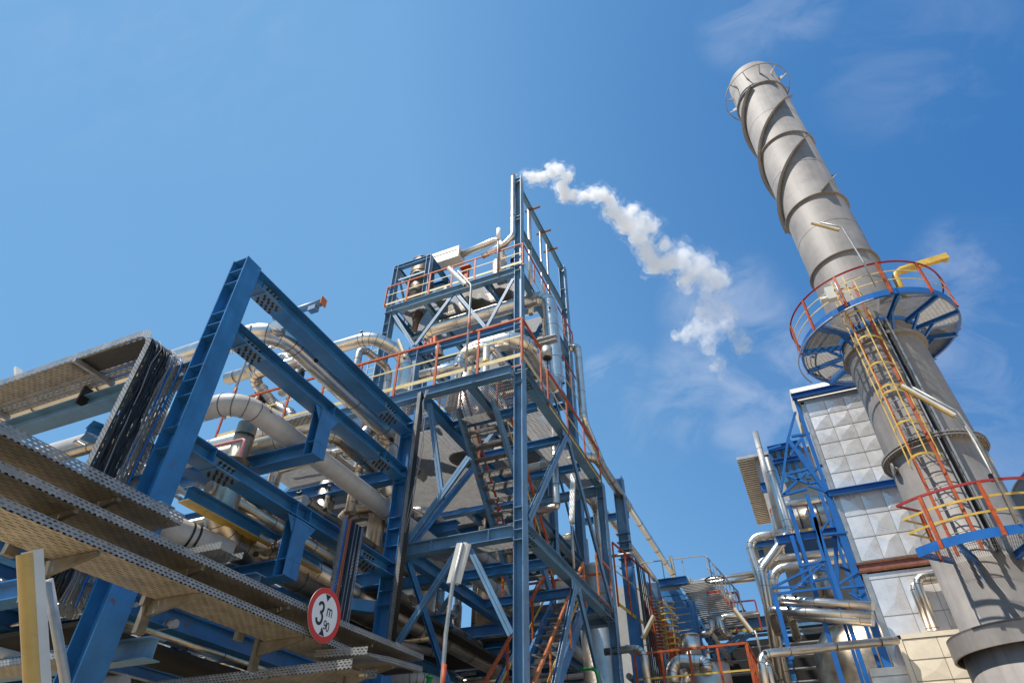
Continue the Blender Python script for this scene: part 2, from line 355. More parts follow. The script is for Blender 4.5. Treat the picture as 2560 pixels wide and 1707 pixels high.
# pipes seen under the third beam
q = gx(k4(620,960), -7.7)
pA('insulated_pipe','brown-reflecting silver pipe running away below the third rack beam',[(q.x,q.y-.8,q.z),(q.x,q.y+7,q.z)],.10,'tan_lit',1.1)
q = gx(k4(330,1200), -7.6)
pA('insulated_pipe','fat golden-lit elbow pipe with two inspection plugs under the yellow beam',[(q.x,q.y,q.z+1.2),(q.x,q.y,q.z),(q.x,q.y+5.,q.z)],.22,'tan_lit',.7,bend=.42,spots=[((q.x+.18,q.y-.1,q.z+.2),(1,-.7,0)),((q.x+.2,q.y+.7,q.z-.06),(1,0,-.3))])
q = gx(k4(120,1170), -7.5)
t = thing('storage_vessel','grey-white horizontal vessel with two black straps above the end of the short top tray','vessel',(q.x,q.y,0))
a_ = V((q.x-.3,q.y-.9,q.z+.02)); b2 = V((q.x+.1,q.y+.65,q.z-.1)); d_ = (b2-a_).normalized()
MB().tube(a_,b2,.20,24).build('shell','white_pipe',t)
for s_ in (.95,1.05): MB().ring(a_+d_*s_,d_,.198,.012,.03,24).build('strap','dark',t)
q = gx(k4(1130,880), -7.5)
pA('insulated_pipe','hook shaped silver pipe rising over the third rack beam and running away',[(q.x,q.y-.1,q.z-.9),(q.x,q.y-.1,q.z),(q.x,q.y+3.6,q.z-.1)],.10,'tan_lit',.8,spots=[((q.x+.03,q.y-.15,q.z+.05),(.3,-1,.4)),((q.x+.09,q.y+.5,q.z),(1,0,-.2))])
q = gx(k4(1480,1000), -8.3)
pA('insulated_pipe','tan elbow pipe between the grey-white pipe and the third rack beam',[(q.x,q.y,q.z-1.1),(q.x,q.y,q.z),(q.x+1.,q.y,q.z)],.12,'tan_lit',.6)
for i,(yy,rr,lab) in enumerate((( (1340,860),.20,'dull steel riser pipe standing behind the hook shaped pipe'),((1890,400),.20,'tall dull riser pipe just left of the blue tower column'))):
    q = gx(k4(*yy), -8.6 if i else -8.8); pA('riser_pipe',lab,[(q.x,q.y,q.z-4),(q.x,q.y,q.z+(1.0 if i else .3))],rr,'alu2',.9)
# pair of white-silver pipes low behind the hanger
for (x_,y_,z_,r_,lab) in ((1290,0,.35,.075,'upper of the two short pale pipes ending at the lower blue hanger'),(1400,0,.02,.12,'lower thicker pale pipe kinking up to the lower blue hanger')):
    q = gx(k4(960,x_), -7.1); pA('insulated_pipe',lab,[(q.x-6,q.y,q.z),(q.x,q.y,q.z),(q.x+.1,q.y+.05,q.z+z_)],r_,'alu',1.1)
q = gx(k5(800,380),-7.5); pA('insulated_pipe','dull silver pipe running away behind the lower blue hanger',[(q.x,q.y-1.6,q.z),(q.x,q.y+8,q.z)],.17,'alu2',1.2,spots=[((q.x+.15,q.y+.3,q.z-.05),(1,0,-.5))])
# pipes far left between beam levels
random.seed(11)
lab_bg = 'one of the thin clad pipes crowded in the dim lower rack levels'
cols = ['alu2','tan_lit','alu2','white_pipe','alu']
for i in range(64):
    z = random.choice((2.7,3.05,3.35,3.6,4.0,4.5,5.35)) if i < 52 else random.choice((5.9,6.4)); x = -7.0-random.random()*7; y = 4.9+random.random()*9; r = random.choice((.03,.04,.055,.075,.095))
    if i % 2: pts = [(-16,y,z),(-7.2-random.random()*1.5,y,z)]
    else: pts = [(x,4.2+random.random(),z+.15),(x,17,z+.15)]
    pipe('rack_pipe',lab_bg,'pipe',pts,r,cols[i % 5],None,1.6,group='clad pipes in the lower levels of the rack',n=10)
lab_bg2 = 'one of the thicker clad pipes stacked high in the rack behind the painted pipe'
for i,(y,z,r) in enumerate(((8.3,8.2,.14),(8.9,8.2,.1),(11.5,8.2,.2),(12.1,8.2,.12),(13.2,6.1,.2),(10.8,6.1,.15),(14.2,8.2,.15),(11.9,6.1,.1))):
    pipe('rack_pipe',lab_bg2,'pipe',[(-16,y,z),(-7.6-(i%3)*.5,y,z),(-7.6-(i%3)*.5,y+3,z)],r,cols[(i*2+1)%5],None,1.4,group='clad pipes in the upper levels of the rack',n=12)
# ================================================================== cable trays
def tray(name, label, p0s, x0=-5.2, w=-.6, h=.075, sideh=None, solid_end=None, group=None):
    """tray run made of straight pieces through p0s (outer bottom edge); w is the vector across, sides go up"""
    t = thing(name, label, 'cable tray', p0s[0], group)
    wv = V(w) if not isinstance(w, (int, float)) else V((w,0,0))
    b = MB(); s1 = MB(); 
    for i in range(len(p0s)-1):
        a, c = V(p0s[i]), V(p0s[i+1])
        b.sheet(a, c, wv, 0, .002)
        s1.sheet(a, c, V((0,0,h)), 0, .0025); s1.sheet(c+wv, a+wv, V((0,0,h)), 0, .0025)
        d = (c-a).normalized(); lip = V((0,0,h))
        s1.sheet(a+lip, c+lip, wv.normalized()*.016, .003, .002)
    b.build('tray_bottom','traybot',t); s1.build('side_rail','tray',t); return t
def shelf_arm(t, c, L=.72, side=1):
    m = MB(); c = V(c)+Z1*.012
    for dy in (-.02,.02): m.face([c+Y1*dy,c+V((-L,dy,0)),c+V((-L,dy,-.15)),c+V((0,dy,-.035))])
    m.face([c+V((0,-.02,-.035)),c+V((0,.02,-.035)),c+V((-L,.02,-.15)),c+V((-L,-.02,-.15))]); m.face([c-Y1*.02,c+Y1*.02,c+V((0,.02,-.035)),c+V((0,-.02,-.035))]); m.box(c+V((-L-.06,-.05,-.30)), c+V((-L,.05,.03))); m.build('support_arm','arm',t)
tb = tray('cable_tray','lowest galvanised overhead tray, passing behind the round sign, lifting at its end',[(-5.2,.2,3.62),(-5.2,7.1,3.615),(-5.2,7.75,3.70),(-5.2,8.66,3.765)])
for y in (3.32,4.45,6.05,7.95): shelf_arm(tb,(-5.24,y,3.60 if y < 7 else 3.70),.62)
tm = tray('cable_tray','middle galvanised tray of the overhead stack with a plain sheet end',[(-5.2,.2,3.845),(-5.2,6.2,3.855),(-5.2,8.66,3.925)])
for y in (3.0,4.4,5.7,7.4): shelf_arm(tm,(-5.24,y,3.84),.6)
tt = tray('cable_tray','short topmost galvanised tray ending in front of the tall blue column',[(-5.2,.0,4.09),(-5.2,3.97,4.10)],h=.10)
for y in (2.2,3.3): shelf_arm(tt,(-5.24,y,4.08),.6)
for t_ in (tm, tb, tt):
    z = {id(tm):3.86,id(tb):3.635,id(tt):4.11}[id(t_)]; y1 = 3.9 if t_ is tt else 8.5
    cb = MB()
    for k in range(9):
        x = -5.27-.055*k; cb.sweep([(x,.2,z+.02),(x+.02,y1*.4,z+.02),(x-.02,y1*.8,z+.02+(.06 if t_ is not tt and y1>5 else 0)),(x,y1,z+.02+(.09 if t_ is not tt else 0))],.018,6)
    tag(cb.build('cable_bundle','black'),{id(tm):'black cables lying in the middle overhead tray',id(tb):'black cables lying in the lowest overhead tray',id(tt):'black cables lying in the short topmost overhead tray'}[id(t_)],'cables')
# tray going up the left of the tall column and turning over to the left
t = thing('cable_tray','wide perforated tray turning from vertical over to the left beside the tall blue column','cable tray',(-7.05,4.2,4))
yn, yf, xv, zt = 3.92, 4.54, -7.12, 7.16
pro = fin([(xv,yn,3.6),(xv,yn,zt),(-17,yn,zt+.02)], .24, 8)
def vprof(off):
    return fin([(xv+off,yn,3.6),(xv+off,yn,zt+off),(-17,yn,zt+off+.02)], .24+off, 8)
bt = MB(); s_ = MB(); acc = 0
pi_, po_ = vprof(0), vprof(.11)
for i in range(len(pi_)-1):
    a, b = pi_[i], pi_[i+1]; L = (b-a).length; W = yf-yn
    for off in (0,.003):
        q0, q1 = a+V((off,0,off))*.7, b+V((off,0,off))*.7
        bt.face([q0,q1,q1+Y1*W,q0+Y1*W],[(acc,0),(acc+L,0),(acc+L,W),(acc,W)])
    for y in (0,W):
        for dy in (0,.003 if y == 0 else -.003):
            A, B, Cc, D = a+Y1*(y+dy), b+Y1*(y+dy), po_[i+1]+Y1*(y+dy), po_[i]+Y1*(y+dy)
            s_.face([A,B,Cc,D],[(acc,0),(acc+L,0),(acc+L,.11),(acc,.11)])
    acc += L
bt.build('tray_bottom','traybot',t); s_.build('side_rail','tray',t)
for x in (-8.55,-10.9,-13.2): MB().box((x-.03,yn-.02,zt-.07),(x+.03,yf+.02,zt-.005)).build('support_arm','steel',t)
for x in (-9.0,):
    MB().box((x-.06,yf-.1,zt-.30),(x-.02,yf+.05,zt)).build('bracket','dark',t)
# cables in that tray
def cab(name, label, m, ys, r, jit=.015, top=None, x=-7.04, n=6):
    c = MB()
    for y in ys:
        pts = []
        for k in range(15):
            z = 3.7+ (zt-3.95)*k/14; pts.append((x+random.uniform(0,jit)*.4+.0, y+.012*math.sin(k*.35+y*40)+random.uniform(-jit,jit)*.12, z))
        z0 = pts[-1][2]
        for a in (25,50,75,90): pts.append((x-.22+.24*math.cos(math.radians(a)), y, z0+.20*math.sin(math.radians(a))+.02))
        pts.append((-9,y,z0+.27)); pts.append((-16.5,y,z0+.29))
        c.sweep(pts, r, n)
    return tag(c.build(name, m), label, 'cables')
cab('cable_bundle','thick mass of black cables tied inside the vertical tray beside the tall column','black',[yn+.05+.0165*i for i in range(18)],.012,.16)
cab('cable_bundle','two bright blue cables running up the far side of the vertical tray','cblue',[yf-.20,yf-.07],.014)
cab('cable_bundle','thin grey and beige cables beside the black mass in the vertical tray','cgrey',[yn+.34,yn+.37,yn+.13,yn+.40],.007,.12,x=-6.99)
# narrow cable ladder up the tower column (white perforated edge, black cables)
t = thing('cable_tray','narrow perforated tray carrying black cables straight up the second blue column','cable tray',(-6.5,9.6,5))
s_ = MB(); s_.sheet((-6.52,9.60,4.3),(-6.52,9.60,9.7),V((.10,-.02,0)),0,.003); s_.sheet((-6.52,9.60,4.3),(-6.52,9.60,9.7),V((0,.22,0)),0,.003); s_.build('side_rail','tray',t)
c = MB()
for k in range(7): c.sweep([(-6.46+.012*(k%2),9.63+.022*k,4.2),(-6.45,9.63+.022*k,7),(-6.46,9.63+.022*k,9.75)],.013,6)
tag(c.build('cable_bundle','black'),'black cables on the narrow tray up the second blue column','cables')
# loose cables hanging from the platform edge
c = MB()
for k,(a,b_) in enumerate((((560,1110),(600,1790)),((540,1130),(520,1800)))):
    pts = [gy(k7(650+20*k,840),9.5), gy(k7(620-8*k,960),9.5), gy(k7(635-16*k,1150),9.5), gy(k7(600+20*k,1400),9.5), gy(k8(200-30*k,640),9.45), gy(k8(130-10*k,900),9.4)]
    c.sweep(fin(pts,.3,5),.010,6)
tag(c.build('loose_cable','cgrey'),'loose grey cables dangling from the platform corner beside the second column','cables')
# tray with coloured cables behind the sign
t = thing('cable_tray','upright perforated tray with white edge and coloured cables behind the round sign','cable tray',(-6.2,7.4,3))
A = gx(k4(1440,1330),-6.3); s_ = MB(); y0 = A.y
s_.sheet((-6.3,y0,2.2),(-6.3,y0,A.z+.55),V((.07,0,0)),0,.003); s_.sheet((-6.33,y0,2.2),(-6.33,y0,A.z+.55),V((0,.55,0)),0,.003); s_.build('side_rail','tray',t)
for nm, m_, ys, rr in (('blue','cblue',(.04,.06,.08),.010),('orange','corange',(.12,.14,.17),.012),('black','black',(.21,.24,.27,.33,.36,.42,.45),.014),('grey','cgrey',(.30,.39,.48,.5,.52),.011)):
    c = MB()
    for y in ys: c.sweep([(-6.28,y0+y,2.2),(-6.27,y0+y+random.uniform(-.02,.02),3.2),(-6.28,y0+y+random.uniform(-.02,.02),4.2),(-6.28,y0+y,A.z+.55)],rr,6)
    tag(c.build('cable_bundle',m_),nm+' cables in the upright tray behind the round sign','cables')
# trays lower right of the stack of trays: the light one running back across under the sign
pz = 3.28; a_ = gz(k5(0,1540),pz); b2 = gz(k5(1220,1420),pz)
t = tray('cable_tray','pale tray crossing below the lowest overhead tray under the sign',[(a_.x-2,a_.y,pz),(b2.x,a_.y,pz)],w=(0,.5,0),h=.10)
shelf_arm(t,(b2.x+.02,a_.y+.3,pz-.01),.3)
t = thing('cable_tray','short rounded tray end just under the sign','cable tray',(-5.6,6.7,3.5))
a_ = gz(k5(800,1250),3.55); s_ = MB(); s_.sheet((a_.x,a_.y,3.5),(a_.x+.75,a_.y,3.47),V((0,0,.09)),0,.003); s_.sheet((a_.x,a_.y,3.5),(a_.x+.75,a_.y,3.47),V((0,.4,0)),0,.003); s_.build('tray_body','tray',t)
for i,(z,y) in enumerate(((2.9,6.5),(3.1,5.6),(2.7,7.6),(3.0,8.8),(3.2,4.5),(2.75,5.1))):
    tray('cable_tray','one of the dim cable trays crossing low behind the front tray stack',[(-14,y,z),(-6.9,y,z)],w=(0,.35,0),h=.07,group='dim low cable trays in the rack')
a_ = gz(k4(240,1370),4.72); tray('cable_tray','perforated tray crossing above the short pale pipes behind the lower hanger',[(a_.x-1.0,a_.y,4.75),(-6.65,a_.y,4.75)],w=(0,.4,0),h=.10)
a_ = gz(k3(930,1550),8.0); tray('cable_tray','narrow bright tray crossing behind the upper hanger',[(a_.x-.2,a_.y,8.0),(-6.95,a_.y,8.0)],w=(0,.25,0),h=.06)

# ================================================================== height limit sign
t = thing('clearance_sign','round red-rimmed white 3 m ,90 height limit sign hung on the overhead cable trays','sign',(-5.12,6.205,3.88))
XS = -5.13; yc, zc, RR = 6.205, 3.882, .305
def disc(mb, r0, r1, x, n=64):
    for k in range(n):
        a, b = 2*math.pi*k/n, 2*math.pi*(k+1)/n
        P = lambda r, q: (x, yc+r*math.cos(q), zc+r*math.sin(q))
        if r0 < 1e-6: mb.face([P(0,0),P(r1,a),P(r1,b)])
        else: mb.face([P(r0,a),P(r1,a),P(r1,b),P(r0,b)])
MB().tube((XS-.006,yc,zc),(XS,yc,zc),RR,64,smooth=False).build('backing_plate','steel',t)
m = MB(); disc(m,0,.236,XS+.0015); m.build('sign_face','white',t)
m = MB(); disc(m,.236,.303,XS+.0020); m.build('red_border','sred',t)
m = MB()
for s_ in (1,-1):
    m.face([(XS+.003,yc-.053,zc+s_*.228),(XS+.003,yc+.053,zc+s_*.228),(XS+.003,yc,zc+s_*.150)] if s_ > 0 else [(XS+.003,yc+.053,zc-.228),(XS+.003,yc-.053,zc-.228),(XS+.003,yc,zc-.150)])
m.build('arrow_marks','sblack',t)
def glyph(mb, path, w):
    """flat ribbon stroke along a polyline in sign space"""
    P = [V((0,a,b)) for a, b in path]
    for i in range(len(P)-1):
        d = (P[i+1]-P[i]).normalized(); nn = V((0,-d.z,d.y))*w/2; e = d*w*.22
        a, b = P[i]-e, P[i+1]+e
        mb.face([V((XS+.003+.00004*i,yc,zc))+q for q in (a-nn,b-nn,b+nn,a+nn)])
def arc(cx, cy, rx, ry, a0, a1, n=12): return [(cx+rx*math.cos(math.radians(a0+(a1-a0)*k/n)), cy+ry*math.sin(math.radians(a0+(a1-a0)*k/n))) for k in range(n+1)]
m = MB()
glyph(m, arc(-.088,.062,.045,.052,160,-80)+arc(-.092,-.056,.052,.064,85,-165), .034)
glyph(m, [(.035,.085),(.035,-.002)], .016); glyph(m, [(.035,.06)]+arc(.057,.06,.020,.022,150,0,6)+[(.077,-.002)], .015); glyph(m, [(.077,.06)]+arc(.098,.06,.020,.022,150,0,6)+[(.118,-.002)], .015)
glyph(m, arc(.030,-.085,.022,.026,0,360,14), .014); glyph(m, [(.052,-.085)]+[(.052,-.11)]+arc(.030,-.122,.022,.026,0,-140,6), .014)
glyph(m, arc(.088,-.116,.0225,.045,0,360,18), .014)
glyph(m, [(-.012,-.150),(-.020,-.172)], .015)
m.build('lettering','sblack',t)
MB().box((-5.2,yc-.02,3.64),(-5.137,yc+.02,3.95)).build('fixing_strap','steel',t)

# ================================================================== lamps
def lamp(label, a, b, r=.06, pole=None, pm='steel', lens=True, w=.13, band=None, n='tube_lamp'):
    """fluorescent batten from a to b, with the bent tube that carries it"""
    a, b = V(a), V(b); t = thing(n, label, 'lamp', b); d, sd, u, L = MB().fr(a, b, (0,0,1))
    MB().obox((a+b)/2+u*.02, d*(L/2), sd*(w/2), u*.028).build('housing','lamp',t)
    m = MB(); m.grid([[p+sd*math.cos(q)*w*.46-u*math.sin(q)*.055+u*(-.008) for q in [math.pi*k/8 for k in range(9)]] for p in (a+d*.01,b-d*.01)],close=False); m.build('cover','lens' if lens else 'lamp',t)
    if pole:
        MB().sweep(fin(pole,.22,5),.028,10).build('pole',pm,t)
        if band: MB().tube(band[0],band[1],.031,12).build('red_band','red',t)
    return t
lamp('large yellowed tube lamp standing nearly upright at the lower left', gx(k2(225,490),-4.0)+V((0,0,.02)), gx(k2(390,1600),-4.0)+V((0,0,-.1)), w=.105, pole=[gx(k2(400,700),-4.1),gx(k2(540,1500),-4.1),gx(k2(600,2000),-4.1)])
a_ = gy(k5(2300,130),7.2)
P0 = gy(k8(700,1010),7.6); P1 = gy(k8(590,1400),7.6)
t = lamp('pair of white tube lamps on a grey pole with red lower end before the tower', gy(k8(740,1010),7.6), gy(k8(630,1410),7.6), lens=False, w=.075, pole=[gy(k8(690,1010),7.55),gy(k8(595,1400),7.55),gy(k9(440,1100),7.55),gy(k9(405,1568),7.55),gy(k9(395,1800),7.55)], band=(gy(k9(428,1385),7.55),gy(k9(395,1800),7.55)))
MB().obox((gy(k8(660,1010),7.62)+gy(k8(560,1400),7.62))/2,(gy(k8(560,1400),7.62)-gy(k8(660,1010),7.62))/2,X1*.032,Y1*.02).build('housing','lamp',t)
lamp('white tube lamp on a tall red-sleeved pole in front of the tower truss', gy(k6(870,985),9.6), gy(k6(1040,1150),9.6), lens=False, w=.13, pole=[gy(k6(960,1010),9.55),gy(k6(1090,1150),9.55),gy(k7(1070,150),9.55),gy(k7(1035,660),9.55)], band=(gy(k7(1075,140),9.55),gy(k7(1068,250),9.55)))
lamp('yellowed tube lamp upright on a thin pole at the right of the tower stair', gx(k8(1775,340),-3.7), gx(k8(1765,810),-3.7), w=.10, pole=[gx(k8(1760,820),-3.75),gx(k9(1660,210),-3.75),gx(k9(1675,470),-3.75)], pm='steel')
q = gy(k3(1985,870),10.6); lamp('small yellowed tube lamp behind the platform railing beside the domed pipe', gy(k3(1985,825),10.6), gy(k3(2045,980),10.6), w=.13)
lamp('small yellowed tube lamp sticking up far left above the wide tray', gy(k1(155,440),6), gy(k1(165,600),6), w=.17)
lamp('white tube lamp on a bent arm beside the chimney above the round platform', gy(kb(740,1175),14.9), gy(kb(930,1225),14.9), lens=True, w=.09, pole=[gy(kb(800,1172),14.85),gy(kb(950,1205),14.85),gy(kb(1100,1450),14.9),gy(kd(1060,440),15.2)])
lamp('long tube lamp slanting across the chimney beside the caged ladder', gy(kl(1775,175),14.9), gy(kl(2300,470),14.9), lens=True, w=.10, pole=[gy(kl(1890,190),14.85),gy(kl(2330,430),14.85),gy(kp(1050,170),14.9),gy(kp(1240,540),15.2),gy(kp(1490,1080),15.5)])
q = gy(ka(680,345),24); lamp('pale tube lamp standing up above the distant grey walkway', gy(ka(680,345),24), gy(ka(718,520),24), w=.16)
lamp('tube lamp leaning in front of the distant red railings', gy(ka(520,920),18), gy(ka(410,1140),18), w=.12)
lamp('white tube lamp slanting on a bent pole in front of the dim hall', gy(ka(1290,850),18), gy(ka(1470,1080),18), lens=True, w=.13, pole=[gy(ka(1490,1060),18),gy(ka(1520,1150),18),gy(ka(1550,1300),18)])
lamp('long white tube lamp leaning across the ladder of the distant walkway', gy(ka(600,770),20), gy(ka(750,950),20), lens=False, w=.13)
# ================================================================== stair tower (x -6.6..-4.1, y 9.85..15.9)
tw = thing('stair_tower','blue steel stair tower with orange and yellow railings, centre of the picture','stair tower',(-5.3,12.8,0))
c = MB(); c.ib((-4.215,10.03,0),(-4.215,10.03,10.0),.25,.19,X1,.014,.010); stiff(c,-4.31,-4.12,9.905,[9.98,9.80,9.55,6.70,6.44,6.27,6.08],d=.11); c.build('column','blue2',tw)
c = MB(); c.ib((-4.215,15.9,0),(-4.215,15.9,10.0),.28,.19,X1,.014,.010); stiff(c,-4.31,-4.12,15.76,[9.9,9.55,6.6,6.3],d=.11); c.build('column','blue2',tw)
def beam(p0, p1, h=.22, w=.2, m='blue2', par=None, nm='beam', up=Z1): return MB().ib(p0,p1,w,h,up,.013,.010).build(nm,m,par or tw)
beam((-6.58,9.93,6.22),(-4.32,9.93,6.22),.23,.2)
MB().box((-4.78,9.83,6.12),(-4.77,9.92,6.32)).build('web_stiffener','blue2',tw); MB().box((-5.98,9.83,6.12),(-5.97,9.92,6.32)).build('web_stiffener','blue2',tw)
beam((-13.1,9.80,9.80),(-4.32,9.80,9.80),.24,.2); beam((-4.215,10.17,9.95),(-4.215,15.75,9.95),.24,.22); beam((-4.215,10.17,6.33),(-4.215,15.75,6.33),.24,.22)
for y, z in ((10.17,9.83),(10.17,6.21),(15.1,6.21),(15.1,9.83)):
    b = MB(); 
    for k in range(4):
        for x in (-4.29,-4.25,-4.18,-4.14): bolts(b,[(x,y+.1+.11*k,z)],.014,.02)
        bolts(b,[(-4.205,y+.12+.11*k,z+.07),(-4.205,y+.12+.11*k,z+.16)],.014,.03,(1,0,0))
    b.build('bolts','dark',tw)
for y in (11.3,12.9,14.4): beam((-6.5,y,9.82),(-4.32,y,9.82),.18,.16,'blue')
beam((-6.6,9.95,9.80),(-6.6,15.9,9.80),.22,.2,'blue'); beam((-5.4,9.9,9.84),(-5.4,11.3,9.84),.14,.14,'blue2')
beam((-6.6,15.9,9.8),(-4.32,15.9,9.8),.22,.2); beam((-6.6,15.9,6.3),(-4.32,15.9,6.3),.22,.2); beam((-6.6,10.1,6.2),(-6.6,15.8,6.2),.24,.2,'blue')
for y in (11.6,13.4,14.8): beam((-6.5,y,6.24),(-4.32,y,6.24),.18,.16,'blue')
for y in (9.95,12.8,15.9): beam((-6.6,y,3.3),(-4.32,y,3.3),.2,.18,'blue')
def brace(p0, p1, w=.20, par=None, m='blue2', off=(0,1,0)):
    """double channel brace with a slot along the middle"""
    o_ = V(off).normalized(); p0, p1 = V(p0), V(p1); d, sd, u, L = MB().fr(p0,p1,off)
    b = MB()
    for s_ in (-1,1):
        c_ = sd*(w*.27*s_); b.ch(p0+c_,p1+c_,w*.46,.06,u,.008,s_)
    return b.build('brace',m,par or tw)
brace((-5.28,9.88,7.95),(-6.50,9.88,6.38),.13,off=(0,1,0)); brace((-6.40,9.95,9.6),(-5.86,9.95,7.15),.11,off=(0,1,0))
brace((-4.13,12.75,9.80),(-4.13,10.2,6.55),.17,off=(1,0,0)); brace((-4.13,12.85,9.80),(-4.13,15.6,6.5),.17,off=(1,0,0))
brace((-4.13,12.78,6.18),(-4.13,10.2,2.4),.17,off=(1,0,0)); brace((-4.13,12.9,6.18),(-4.13,15.6,2.4),.17,off=(1,0,0))
brace((-5.4,9.93,6.1),(-6.5,9.93,4.6),.11); brace((-5.2,9.93,6.1),(-4.35,9.93,4.5),.11)
b = MB(); b.box((-4.12,12.5,6.0),(-4.11,13.1,6.22)).box((-4.12,12.45,9.65),(-4.11,13.1,9.85)); b.build('gusset_plate','blue2',tw)
brace((-6.6,10.1,6.1),(-6.6,12.9,3.5),.16,off=(1,0,0),m='blue'); brace((-6.6,15.7,6.1),(-6.6,13,3.5),.16,off=(1,0,0),m='blue')
brace((-6.6,12.9,9.7),(-6.6,10.1,6.4),.16,off=(1,0,0),m='blue'); brace((-6.6,12.9,9.7),(-6.6,15.7,6.4),.16,off=(1,0,0),m='blue')
def grating(x0, x1, y0, y1, z, par, axis='x', pitch=.045, h=.03, t=.005, nm='grating', m='grate'):
    g_ = MB()
    if axis == 'y':
        n = int((x1-x0)/pitch)
        for k in range(n+1): x = x0+pitch*k; g_.box((x,y0,z),(x+t,y1,z+h))
        n = int((y1-y0)/.12)
        for k in range(n+1): y = y0+.12*k; g_.box((x0,y,z+h-.008),(x1,y+.006,z+h-.001))
    else:
        n = int((y1-y0)/pitch)
        for k in range(n+1): y = y0+pitch*k; g_.box((x0,y,z),(x1,y+t,z+h))
        n = int((x1-x0)/.12)
        for k in range(n+1): x = x0+.12*k; g_.box((x,y0,z+h-.008),(x+.006,y1,z+h-.001))
    return g_.build(nm,m,par)
grating(-6.45,-5.45,9.93,11.2,9.93,tw,'y'); grating(-5.35,-4.33,9.93,11.2,9.93,tw,'y'); grating(-13.0,-6.75,9.93,11.2,9.93,tw,'y',.06); grating(-12.5,-6.75,11.4,15.7,9.93,tw,'x',.05,.035,.009); grating(-12.0,-7.6,10.0,15.4,8.02,tw,'x',.05,.035,.009)
grating(-5.1,-4.35,11.4,15.8,9.93,tw,'x',.06); grating(-6.5,-4.35,14.4,15.8,6.36,tw,'x',.05); grating(-6.5,-4.35,9.98,10.9,6.36,tw,'x',.05)
def railing(par, pts, h=1.1, posts=None, m='red', m2='pyel', kick=True, pw=.055, below=.0, mids=(.55,), sp=1.2, nm='railing'):
    """handrail, mid rail, toe board and posts; the posts are sub-parts"""
    pts = [V(p) for p in pts]; r = MB(); y_ = MB()
    for a, b in zip(pts[:-1], pts[1:]):
        r.bar(a+Z1*h, b+Z1*h, .05, .05)
        for q in mids: y_.bar(a+Z1*h*q, b+Z1*h*q, .012, .04)
        if kick: y_.bar(a+Z1*.08, b+Z1*.08, .008, .10)
    R_ = r.build(nm, m, par); R_['label'] = 'railing'
    del R_['label']
    y_.build('mid_rail', m2, R_)
    for a, b in zip(pts[:-1], pts[1:]):
        L = (b-a).length; n = max(1, round(L/sp))
        for k in range(n+1):
            p = a+(b-a)*k/n; d = (b-a).normalized()
            ps = MB(); ps.ch(p-Z1*below, p+Z1*(h-.025), .035, pw, d, .008); ps.build('post', m, R_)
    return R_
railing(tw,[(-12.6,9.68,10.0),(-4.02,9.68,10.0)],1.13,below=.14,sp=1.12); railing(tw,[(-4.02,9.68,10.0),(-4.02,10.82,10.0)],1.13,below=.10,sp=1.14)
railing(tw,[(-4.15,11.6,9.95),(-4.15,15.8,9.95)],1.1,sp=1.3)
# stair flights
def flight(p0, p1, x0, x1, par, n=14, m='blue2'):
    st = MB(); a, b = V(p0), V(p1); d = (b-a).normalized()
    for x in (x0,x1): st.ch(V((x,a.y,a.z)),V((x,b.y,b.z)),.07,.24,V((0,-d.z,d.y)),.008,1 if x == x0 else -1)
    S_ = st.build('stair_flight',m,par)
    for k in range(1,n):
        q = a+(b-a)*k/n
        tr = MB()
        for j in range(7): yy = q.y-.13+.042*j; tr.box((x0+.035,yy,q.z-.028),(x1-.035,yy+.008,q.z+.0))
        for j in range(8): xx = x0+.05+(x1-x0-.1)*j/7; tr.box((xx,q.y-.13,q.z-.012),(xx+.006,q.y+.13,q.z-.002))
        tr.build('tread','grate',S_)
    return S_
flight((0,10.76,9.9),(0,14.35,6.4),-6.12,-5.2,tw,15)
flight((0,14.2,6.3),(0,10.6,2.75),-5.15,-4.35,tw,15,'blue')
flight((0,10.9,2.6),(0,13.6,0.05),-6.12,-5.2,tw,12,'blue')
def srail(p0, p1, x, par, m='red', m2='yel', h=1.0, n=3):
    a, b = V((x,p0[0],p0[1])), V((x,p1[0],p1[1])); r = MB(); r.bar(a+Z1*h,b+Z1*h,.045,.06); R_ = r.build('stair_railing',m,par)
    MB().bar(a+Z1*h*.5,b+Z1*h*.5,.012,.045).build('mid_rail',m2,R_)
    for k in range(n+1): q = a+(b-a)*k/n; MB().ch(q,q+Z1*(h-.03),.035,.05,Y1,.008).build('post',m,R_)
for x in (-6.15,-5.17): srail((10.9,9.8),(14.3,6.45),x,tw)
srail((14.3,6.3),(10.4,2.7),-5.2,tw,'red','yel'); srail((14.0,6.1),(10.4,2.6),-4.30,tw,'orange','yel')
railing(tw,[(-4.15,14.6,6.4),(-4.15,15.8,6.4)],1.1,m='orange',m2='orange',sp=.8); railing(tw,[(-6.5,14.3,6.4),(-5.2,14.3,6.4)],1.05,sp=.8,m2='yel')
railing(tw,[(-6.5,15.95,6.4),(-4.2,15.95,6.4)],1.1,m='red',m2='yel',sp=.9)
railing(tw,[(-6.3,9.7,2.6),(-4.35,9.7,2.6)],1.1,m='red',m2='yel',sp=.9)

